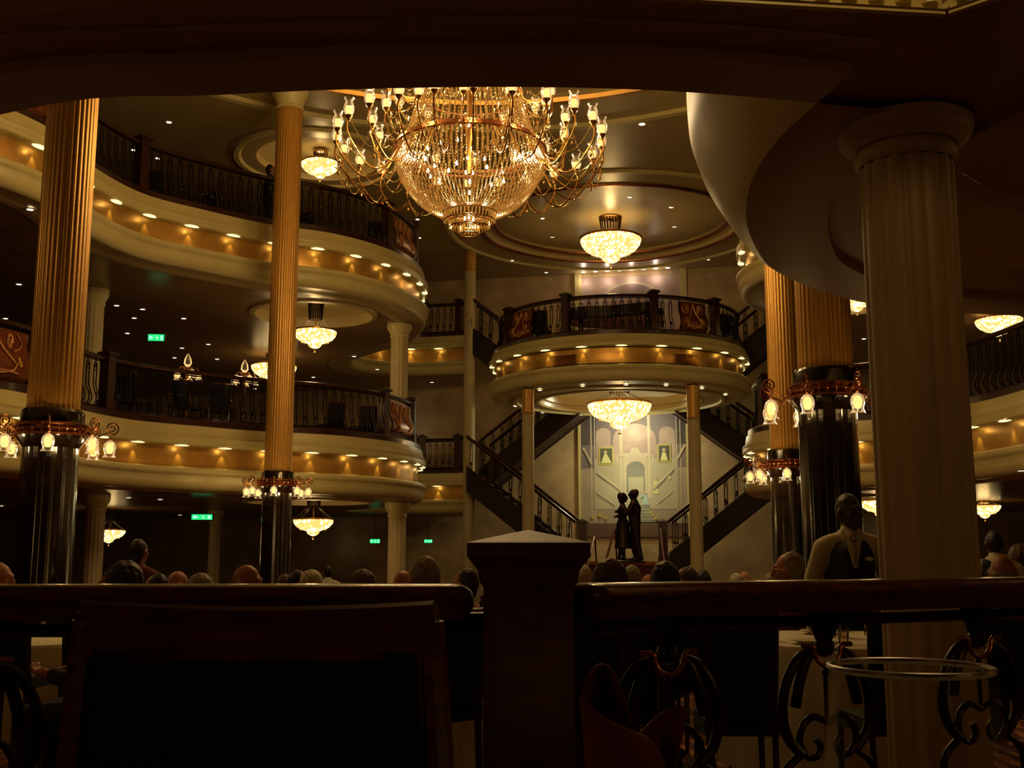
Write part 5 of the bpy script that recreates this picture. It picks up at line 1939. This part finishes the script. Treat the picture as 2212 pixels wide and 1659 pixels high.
def round_table(label, x, y, z, r, h=.76, cloth_low=.05, group=None):
    t = thing('round_table', label, 'table', (x, y, z), 0, group)
    MB().lathe([(0.001, h - .03), (r - .02, h - .03), (r, h - .015), (r - .02, h - .006), (.001, h - .006)], (0, 0, 0), 40).build('tabletop', M['wood_dark'], t)
    MB().lathe([(.06, h - .03), (.05, .12), (.28, .04), (.30, 0), (.01, 0)], (0, 0, 0), 20).build('pedestal', M['wood_dark'], t)
    fl = lambda a, r_=r: 1 + 0.03 * math.sin(11 * a) + .015 * math.sin(23 * a + 1)
    c = MB().lathe([(.001, h), (r * .98, h), (r + .006, h - .008)], (0, 0, 0), 64)
    c.lathe([(r + .006, h - .008), (r + .015, h - .03)], (0, 0, 0), 64)
    vs, fs = [], []
    for j, (rr, zz, amp) in enumerate(((r + .015, h - .03, 0), (r + .04, h - .15, .5), (r + .05, h - .35, 1.0), (r + .06, cloth_low, 1.2))):
        for i in range(96):
            a = 2 * PI * i / 96
            q = rr * (1 + (fl(a) - 1) * amp)
            vs.append((q * math.cos(a), q * math.sin(a), zz))
    for j in range(3):
        for i in range(96):
            fs.append((j * 96 + i, j * 96 + (i + 1) % 96, (j + 1) * 96 + (i + 1) % 96, (j + 1) * 96 + i))
    c.add(vs, fs)
    o = c.build('tablecloth', M['linen'], None, (x, y, z))
    tag(o, 'white cloth ' + ' '.join(['covering the'] + label.split()[:11]), 'tablecloth', 'white tablecloths')
    return t


TZ = .14
TX, TY, TR = 1.95, 6.55, .66
round_table('round table laid with glasses, seen under the right handrail before the waiter', TX, TY, TZ, TR)
round_table('round table whose bright corner shows under the left handrail', -3.62, 8.35, 0, .62)
round_table('round table whose edge shows left of the wooden post', -.62, 6.9, TZ, .62)
round_table('round table among the diners left of the near gold column row', -1.5, 11.6, 0, .6)
round_table('round table among the diners below the stairs', 1.0, 12.4, 0, .6)


def tumbler(x, y, z, lab, r=.032, h=.11, mt='glass', grp='glasses on the laid table'):
    o = MB().lathe([(.001, 0), (r * .8, 0), (r, h), (r * .93, h), (r * .75, .008), (.001, .008)], (0, 0, 0), 20).build('drinking_glass', M[mt], None, (x, y, z))
    tag(o, lab, 'glass', grp)


for i, (dx, dy) in enumerate(((-.46, -.22), (-.12, -.40), (.16, -.44), (.45, -.08), (-.44, .12), (.02, .05), (.22, .22))):
    tumbler(TX + dx, TY + dy, TZ + .761, 'clear drinking glass at the ' + ('left front', 'middle front', 'right front', 'right', 'left rear', 'middle', 'right rear')[i] + ' of the laid round table', .032, random.uniform(.10, .15))
for i, (dx, dy) in enumerate(((-.30, -.42), (.28, -.48), (.45, .12), (-.05, .32))):
    t = thing('dinner_plate', 'white plate at the ' + ('left front', 'right front', 'right', 'rear')[i] + ' of the laid round table', 'plate', (TX + dx, TY + dy, TZ + .761), 0, 'plates on the laid table')
    MB().lathe([(.001, .004), (.07, .004), (.09, .012), (.12, .02), (.121, .023), (.09, .016), (.07, .008), (.001, .008)], (0, 0, 0), 28).build('plate_body', M['linen'], t)
t = thing('glass_bowl', 'dark red glass bowl on the laid round table', 'bowl', (TX - .2, TY - .22, TZ + .761))
M['red_glass'] = mat('dark_red_glass', (.10, .006, .004, 1), .1, coat=.5)
MB().lathe([(.001, 0), (.04, 0), (.025, .015), (.02, .03), (.06, .05), (.085, .10), (.08, .10), (.05, .055), (.001, .04)], (0, 0, 0), 24).build('bowl_body', M['red_glass'], t)
t = thing('flower_vase', 'small vase of greenery in the middle of the laid round table', 'vase', (TX - .05, TY + .12, TZ + .761))
MB().lathe([(.001, 0), (.04, 0), (.05, .06), (.03, .12), (.035, .14)], (0, 0, 0), 18).build('vase_body', M['glass'], t)
M['leaf'] = mat('dark_green_leaves', (.04, .07, .02, 1), .5, var=.3, scale=20)
mb = MB()
for i in range(26):
    a, b_ = random.uniform(0, 2 * PI), random.uniform(.1, .9)
    L = random.uniform(.10, .18)
    c = Vector((math.cos(a) * math.sin(b_), math.sin(a) * math.sin(b_), math.cos(b_)))
    s_ = Vector((-math.sin(a), math.cos(a), 0)) * .016
    o_ = Vector((0, 0, .12))
    mb.add([o_, o_ + c * L * .5 + s_, o_ + c * L, o_ + c * L * .5 - s_], [(0, 1, 2, 3)])
mb.build('foliage', M['leaf'], t)
# a leafy napkin-like green patch and card on the left tables
o = MB().ball((0, 0, 0), .09, 10, 6, (1, 1, .5)).build('salad_plate', M['leaf'], None, (-3.1, 8.1, .81))
tag(o, 'heap of green salad on the bright table under the left handrail', 'food')

chair(1.04, 5.25, TZ, math.radians(178), 'tall dark dining chair, back turned, left of the laid table', 'empty chairs at the laid table').scale = (.76, .9, 1.03)
chair(1.74, 5.25, TZ, math.radians(184), 'dark dining chair between the laid table and the ivory column', 'empty chairs at the laid table').scale = (.72, .9, 1.03)
chair(.42, 5.6, TZ, math.radians(160), 'dark dining chair seen low just right of the wooden post', 'empty chairs at the laid table')
chair(-3.15, 7.1, TZ, math.radians(175), 'dark dining chair below the left handrail, before the bright tablecloth corner', 'empty chairs by the left tables')
chair(-2.5, 6.9, TZ, math.radians(190), 'dark dining chair half hidden behind the foreground chair', 'empty chairs by the left tables')

# ------------------------------------------------------------------ handrails of the raised tier, post and ironwork
RAILP = [(-.075, -.012), (-.082, .0), (-.075, .014), (-.055, .024), (.055, .024), (.075, .014), (.082, 0), (.075, -.012), (.055, -.02), (.05, -.034), (.045, -.052), (-.045, -.052), (-.05, -.034), (-.055, -.02), (-.075, -.012)]


def handrail(label, a, b, z, end_at_a):
    A, B = Vector(a), Vector(b)
    d = (B - A).normalized()
    n = Vector((d.y, -d.x))
    path = [A, B]
    m = MB().sweep([A, B], [n, n], RAILP, z)
    e = A if end_at_a else B
    k = -1 if end_at_a else 1
    # rounded end
    ep, en, sc_ = [], [], []
    for i in range(7):
        t_ = i / 6 * PI / 2
        ep.append(e + d * k * .05 * math.sin(t_))
        sc_.append(max(.02, math.cos(t_)))
    vs, fs = [], []
    for i in range(7):
        for o_, h in RAILP:
            q = ep[i] + n * o_ * sc_[i]
            vs.append((q.x, q.y, z + (h + .014) * (sc_[i] * .75 + .25) - .014))
    mm = len(RAILP)
    for i in range(6):
        for j in range(mm - 1):
            fs.append((i * mm + j, (i + 1) * mm + j, (i + 1) * mm + j + 1, i * mm + j + 1))
    m.add(vs, fs)
    t = thing('tier_railing', label, 'railing')
    m.build('handrail', M['wood'], t)
    MB().tube([(A.x, A.y, z - .075), (B.x, B.y, z - .075)], .014, 6).tube([(A.x, A.y, .40), (B.x, B.y, .40)], .02, 6).build('rail_bar', M['iron'], t)
    return t, A, B, d


def iron_motif():
    """tapering plate with ball, U scroll, ovals and curls under the handrail"""
    m = MB()
    m.add([(-.045, -.012, 0), (.045, -.012, 0), (.045, .012, 0), (-.045, .012, 0), (-.018, -.012, -.07), (.018, -.012, -.07), (.018, .012, -.07), (-.018, .012, -.07)],
          [(0, 1, 5, 4), (1, 2, 6, 5), (2, 3, 7, 6), (3, 0, 4, 7), (4, 5, 6, 7)])
    m.ball((0, 0, -.088), .026, 12, 10)
    for s in (-1, 1):
        m.tube(smooth3([(s * x, 0, z) for x, z in ((.10, -.23), (.085, -.17), (.062, -.12), (.045, -.10))]), .014, 8)
        m.tube(smooth3([(s * x, 0, z) for x, z in ((.045, -.10), (.085, -.115), (.125, -.17), (.14, -.24), (.125, -.30), (.085, -.34))]), .013, 8)
        m.tube(smooth3([(s * x, 0, z) for x, z in ((.0, -.27), (.04, -.255), (.075, -.27), (.09, -.31), (.07, -.345), (.04, -.35), (.025, -.325), (.04, -.305))]), .009, 8)
        m.tube(smooth3([(s * x, 0, z) for x, z in ((.085, -.34), (.14, -.38), (.15, -.45), (.10, -.50), (.03, -.50), (0, -.46))]), .010, 8)
        m.tube(smooth3([(s * x, 0, z) for x, z in ((0, -.46), (.05, -.56), (.06, -.70), (.03, -.84))]), .010, 8)
    m.tube([(x, 0, z) for x, z in ((0, -.13), (0, -.2), (0, -.27))], .006, 5)
    m.ball((0, 0, -.15), .010, 8, 6)
    return m.mesh('iron_scroll', M['iron'])


def iron_u():
    m = MB()
    m.tube([(x, -.01, z) for x, z in [(-.078, -.083), (-.05, -.083), (-.042, -.09)] + [(.042 * -math.cos(a), -.092 - .042 * math.sin(a)) for a in [PI * i / 12 for i in range(13)]] + [(.05, -.083), (.078, -.083)]], .0065, 8)
    return m.mesh('copper_scroll', M['copper_trim'])


IM, IU = iron_motif(), iron_u()
RZ = 1.33 - .024
t, A, B, d = handrail('polished mahogany handrail right of the post, over iron scrollwork', (.185, 2.5), (2.35, 3.55), RZ, True)
L_ = (B - A).length
for i, px in enumerate((1440, 1780, 2110)):
    # where the view ray meets the rail line
    r_ = ray(px, 1385)
    k = (A.x * d.y - A.y * d.x) / (r_.x * d.y - r_.y * d.x)
    q = Vector((r_.x * k, r_.y * k))
    o = inst(IM, 'iron_scroll', t, (q.x, q.y, RZ - .052), (0, 0, math.atan2(d.y, d.x)))
    inst(IU, 'copper_scroll', o, (0, 0, 0))
t, A, B, d = handrail('polished mahogany handrail left of the post, across the lower left', (-2.6, 2.36), (-.135, 2.45), RZ, False)
for x in (-1.15, -.80, -.45):
    o = inst(IM, 'iron_scroll', t, (x, 2.41, RZ - .052), (0, 0, 0))
    inst(IU, 'copper_scroll', o, (0, 0, 0))
t = thing('wooden_post', 'square mahogany post with pyramid cap between the two handrails', 'post', (.036, 2.5, .35))
PX_ = .098
mb = MB()
h0 = 1.42 - .35
mb.box(-PX_, PX_, -PX_, PX_, 0, h0 - .045)
for z0_, z1_ in ((.12, .58), (.64, h0 - .16)):
    for sy in (-1,):
        mb.box(-PX_ * .72, PX_ * .72, -PX_ - .006, -PX_, z0_, z1_)
mb.box(-PX_ - .012, PX_ + .012, -PX_ - .012, PX_ + .012, 0, .09)
mb.build('post_body', M['wood'], t, smooth=False)
mb = MB()
prof = [(PX_, h0 - .095), (PX_ + .008, h0 - .085), (PX_ + .012, h0 - .06), (PX_ + .03, h0 - .035), (PX_ + .035, h0 - .03), (PX_ + .035, h0), (PX_ + .025, h0 + .003), (.001, h0 + .030)]
vs, fs = [], []
for r_, z_ in prof:
    vs += [(-r_, -r_, z_), (r_, -r_, z_), (r_, r_, z_), (-r_, r_, z_)]
for j in range(len(prof) - 1):
    for i in range(4):
        fs.append((j * 4 + i, j * 4 + (i + 1) % 4, j * 4 + 4 + (i + 1) % 4, j * 4 + 4 + i))
mb.add(vs, fs)
M['cap_wood'] = mat('satin_cap_mahogany', (0.09, 0.03, 0.014, 1), 0.5, var=.3, scale=9)
mb.build('post_cap', M['cap_wood'], t, smooth=False)
MB().box(.098, .17, -.03, .03, h0 - .19, h0 - .155).build('rail_bracket', M['iron'], t)
MB().box(-.20, -.098, -.03, .03, h0 - .19, h0 - .155).build('rail_bracket', M['iron'], t)
MB().box(-.20, -.098, -.03, .03, .42, .50).build('rail_bracket', M['iron'], t)

# ------------------------------------------------------------------ foreground chair, table, glass and napkin
t = thing('dining_chair', 'large foreground chair with mahogany top rail and navy back, nearest to the camera', 'chair', (-.355, 1.56, .35), math.radians(-3))
vs, fs = [], []
W0 = .262


def chair_patch(z0, z1, w0, w1, y0, y1, th, sag0=0, sag1=0, n=16, bow=.03):
    m = MB()
    rows = 5
    vs, fs = [], []
    for side in (0, 1):
        for j in range(rows):
            f = j / (rows - 1)
            for i in range(n + 1):
                g = -1 + 2 * i / n
                z = z0 + (z1 - z0) * f + (sag0 + (sag1 - sag0) * f) * (1 - g * g)
                vs.append((g * (w0 + (w1 - w0) * f), y0 + (y1 - y0) * f - bow * (g * g) + side * th, z))
    k = rows * (n + 1)
    for j in range(rows - 1):
        for i in range(n):
            a = j * (n + 1) + i
            fs += [(a, a + 1, a + n + 2, a + n + 1), (k + a, k + a + n + 1, k + a + n + 2, k + a + 1)]
    for i in range(n):
        for a in (i, (rows - 1) * (n + 1) + i):
            fs.append((a, a + 1, k + a + 1, k + a))
    for j in range(rows - 1):
        for i in (0, n):
            a = j * (n + 1) + i
            fs.append((a, a + n + 1, k + a + n + 1, k + a))
    m.add(vs, fs)
    return m


chair_patch(.905, .968, .258, .25, .0, .0, .035, -.006, -.010).tube([(-.25 + .5 * i / 16, .017 - .03 * (-1 + i / 8) ** 2, .966 - .010 * (1 - (-1 + i / 8) ** 2)) for i in range(17)], .018, 8).build('top_rail', M['wood'], t)
chair_patch(.46, .915, .262, .225, .03, .004, .05, 0, -.006).build('backrest', M['navy'], t)
for s in (-1, 1):
    MB().tube([(s * .245, -.012, .955), (s * .262, .0, .7), (s * .275, .03, .45), (s * .265, .03, .2), (s * .26, -.02, .0)], [.018, .02, .024, .02, .016], 8).build('leg', M['wood'], t)
    MB().tube([(s * .25, .48, .45), (s * .245, .49, .2), (s * .24, .5, 0)], [.024, .02, .015], 8).build('leg', M['wood'], t)
    MB().tube([(s * .268, .03, .66), (s * .275, .2, .67), (s * .27, .40, .65), (s * .26, .44, .45)], [.018, .02, .02, .016], 8).build('arm', M['wood'], t)
MB().box(-.26, .26, .02, .52, .42, .49).build('seat', M['navy'], t, smooth=False)

t = thing('foreground_table', 'cloth-covered near table that carries the wine glass and the red napkin', 'table', (.35, .78, .35))
MB().box(-.85, .85, -.50, .46, .71, .745).build('tabletop', M['wood_dark'], t, smooth=False)
MB().lathe([(.05, .71), (.045, .12), (.26, .04), (.28, 0), (.01, 0)], (0, 0, 0), 20).build('pedestal', M['wood_dark'], t)
o = MB().box(-.87, .87, -.52, .48, .745, .75).box(-.875, -.87, -.52, .48, .5, .75).box(.87, .875, -.52, .48, .5, .75).box(-.875, .875, -.525, -.52, .5, .75).box(-.875, .875, .48, .485, .5, .75).build('tablecloth', M['linen'], None, (.35, .78, .35), smooth=False)
tag(o, 'white cloth on the near table below the picture edge', 'tablecloth')

gp = at_y(1965, 1443, .52)
gz = 1.10
gh = gp.z - gz
t = thing('wine_glass', 'clear wine glass at the lower right, its rim in front of the ivory column', 'glass', (gp.x, .52, gz))
M['rim_glass'] = glassy('rim_glass', (.72, .68, .55, 1), rough=.3, clear=.15)
GL = glassy('stemware_glass', (.96, .94, .9, 1), rough=.04, clear=.86, refl=.28)
MB().lathe([(.0362, gh), (.0385, gh - .02), (.0415, gh - .05), (.0425, gh - .07), (.039, gh - .095), (.026, gh - .118), (.008, gh - .13), (.004, gh - .14)], (0, 0, 0), 64).build('glass_bowl', GL, t)
MB().tube([(.0362 * math.cos(2 * PI * i / 64), .0362 * math.sin(2 * PI * i / 64), gh) for i in range(64)], .0016, 8, True).build('glass_rim', M['rim_glass'], t)
MB().lathe([(.004, gh - .14), (.0035, .03), (.006, .01), (.033, .003), (.034, 0), (.001, 0)], (0, 0, 0), 32).build('glass_foot', GL, t)

# folded napkin
t = thing('folded_napkin', 'dark red cloth napkin folded upright on the near table, right of the post', 'napkin', tuple(at_y(1350, 1800, 1.0))[:2] + (1.101,))
inv = Vector(t.location)


def patch(rows, name):
    V_ = []
    n = len(rows[0])
    for r_ in rows:
        V_ += [tuple(at_y(px, py, Y) - inv) for px, py, Y in r_]
    fs = [(j * n + i, j * n + i + 1, (j + 1) * n + i + 1, (j + 1) * n + i) for j in range(len(rows) - 1) for i in range(n - 1)]
    o = MB().add(V_, fs).build(name, M['red_napkin'], t)
    s_ = o.modifiers.new('s', 'SUBSURF')
    s_.levels = s_.render_levels = 2
    s2 = o.modifiers.new('t', 'SOLIDIFY')
    s2.thickness = .0022
    return o


patch([[(1278, 1840, 1.0), (1300, 1860, 1.03), (1350, 1862, 1.04), (1400, 1850, 1.02)],
       [(1262, 1640, 1.0), (1295, 1640, 1.04), (1345, 1645, 1.05), (1395, 1640, 1.02)],
       [(1252, 1510, .995), (1280, 1530, 1.04), (1330, 1540, 1.045), (1378, 1575, 1.0)],
       [(1262, 1462, 1.0), (1285, 1468, 1.035), (1320, 1475, 1.035), (1348, 1500, 1.0)],
       [(1285, 1436, 1.01), (1297, 1432, 1.025), (1312, 1434, 1.025), (1328, 1447, 1.01)]], 'back_fold')
patch([[(1278, 1840, .98), (1330, 1862, .95), (1400, 1868, .95), (1445, 1845, .99)],
       [(1264, 1650, .985), (1320, 1655, .95), (1390, 1660, .95), (1445, 1650, .99)],
       [(1252, 1515, .99), (1300, 1556, .965), (1365, 1585, .96), (1420, 1615, .985)],
       [(1250, 1492, .995), (1288, 1540, .975), (1350, 1572, .97), (1405, 1590, .99)]], 'front_fold')
patch([[(1400, 1845, 1.0), (1425, 1850, 1.01), (1450, 1840, 1.0)],
       [(1395, 1650, 1.0), (1425, 1655, 1.015), (1455, 1645, 1.0)],
       [(1385, 1588, .99), (1430, 1585, 1.02), (1478, 1568, 1.0)],
       [(1388, 1578, .995), (1432, 1534, 1.02), (1484, 1512, 1.005)]], 'side_fold')
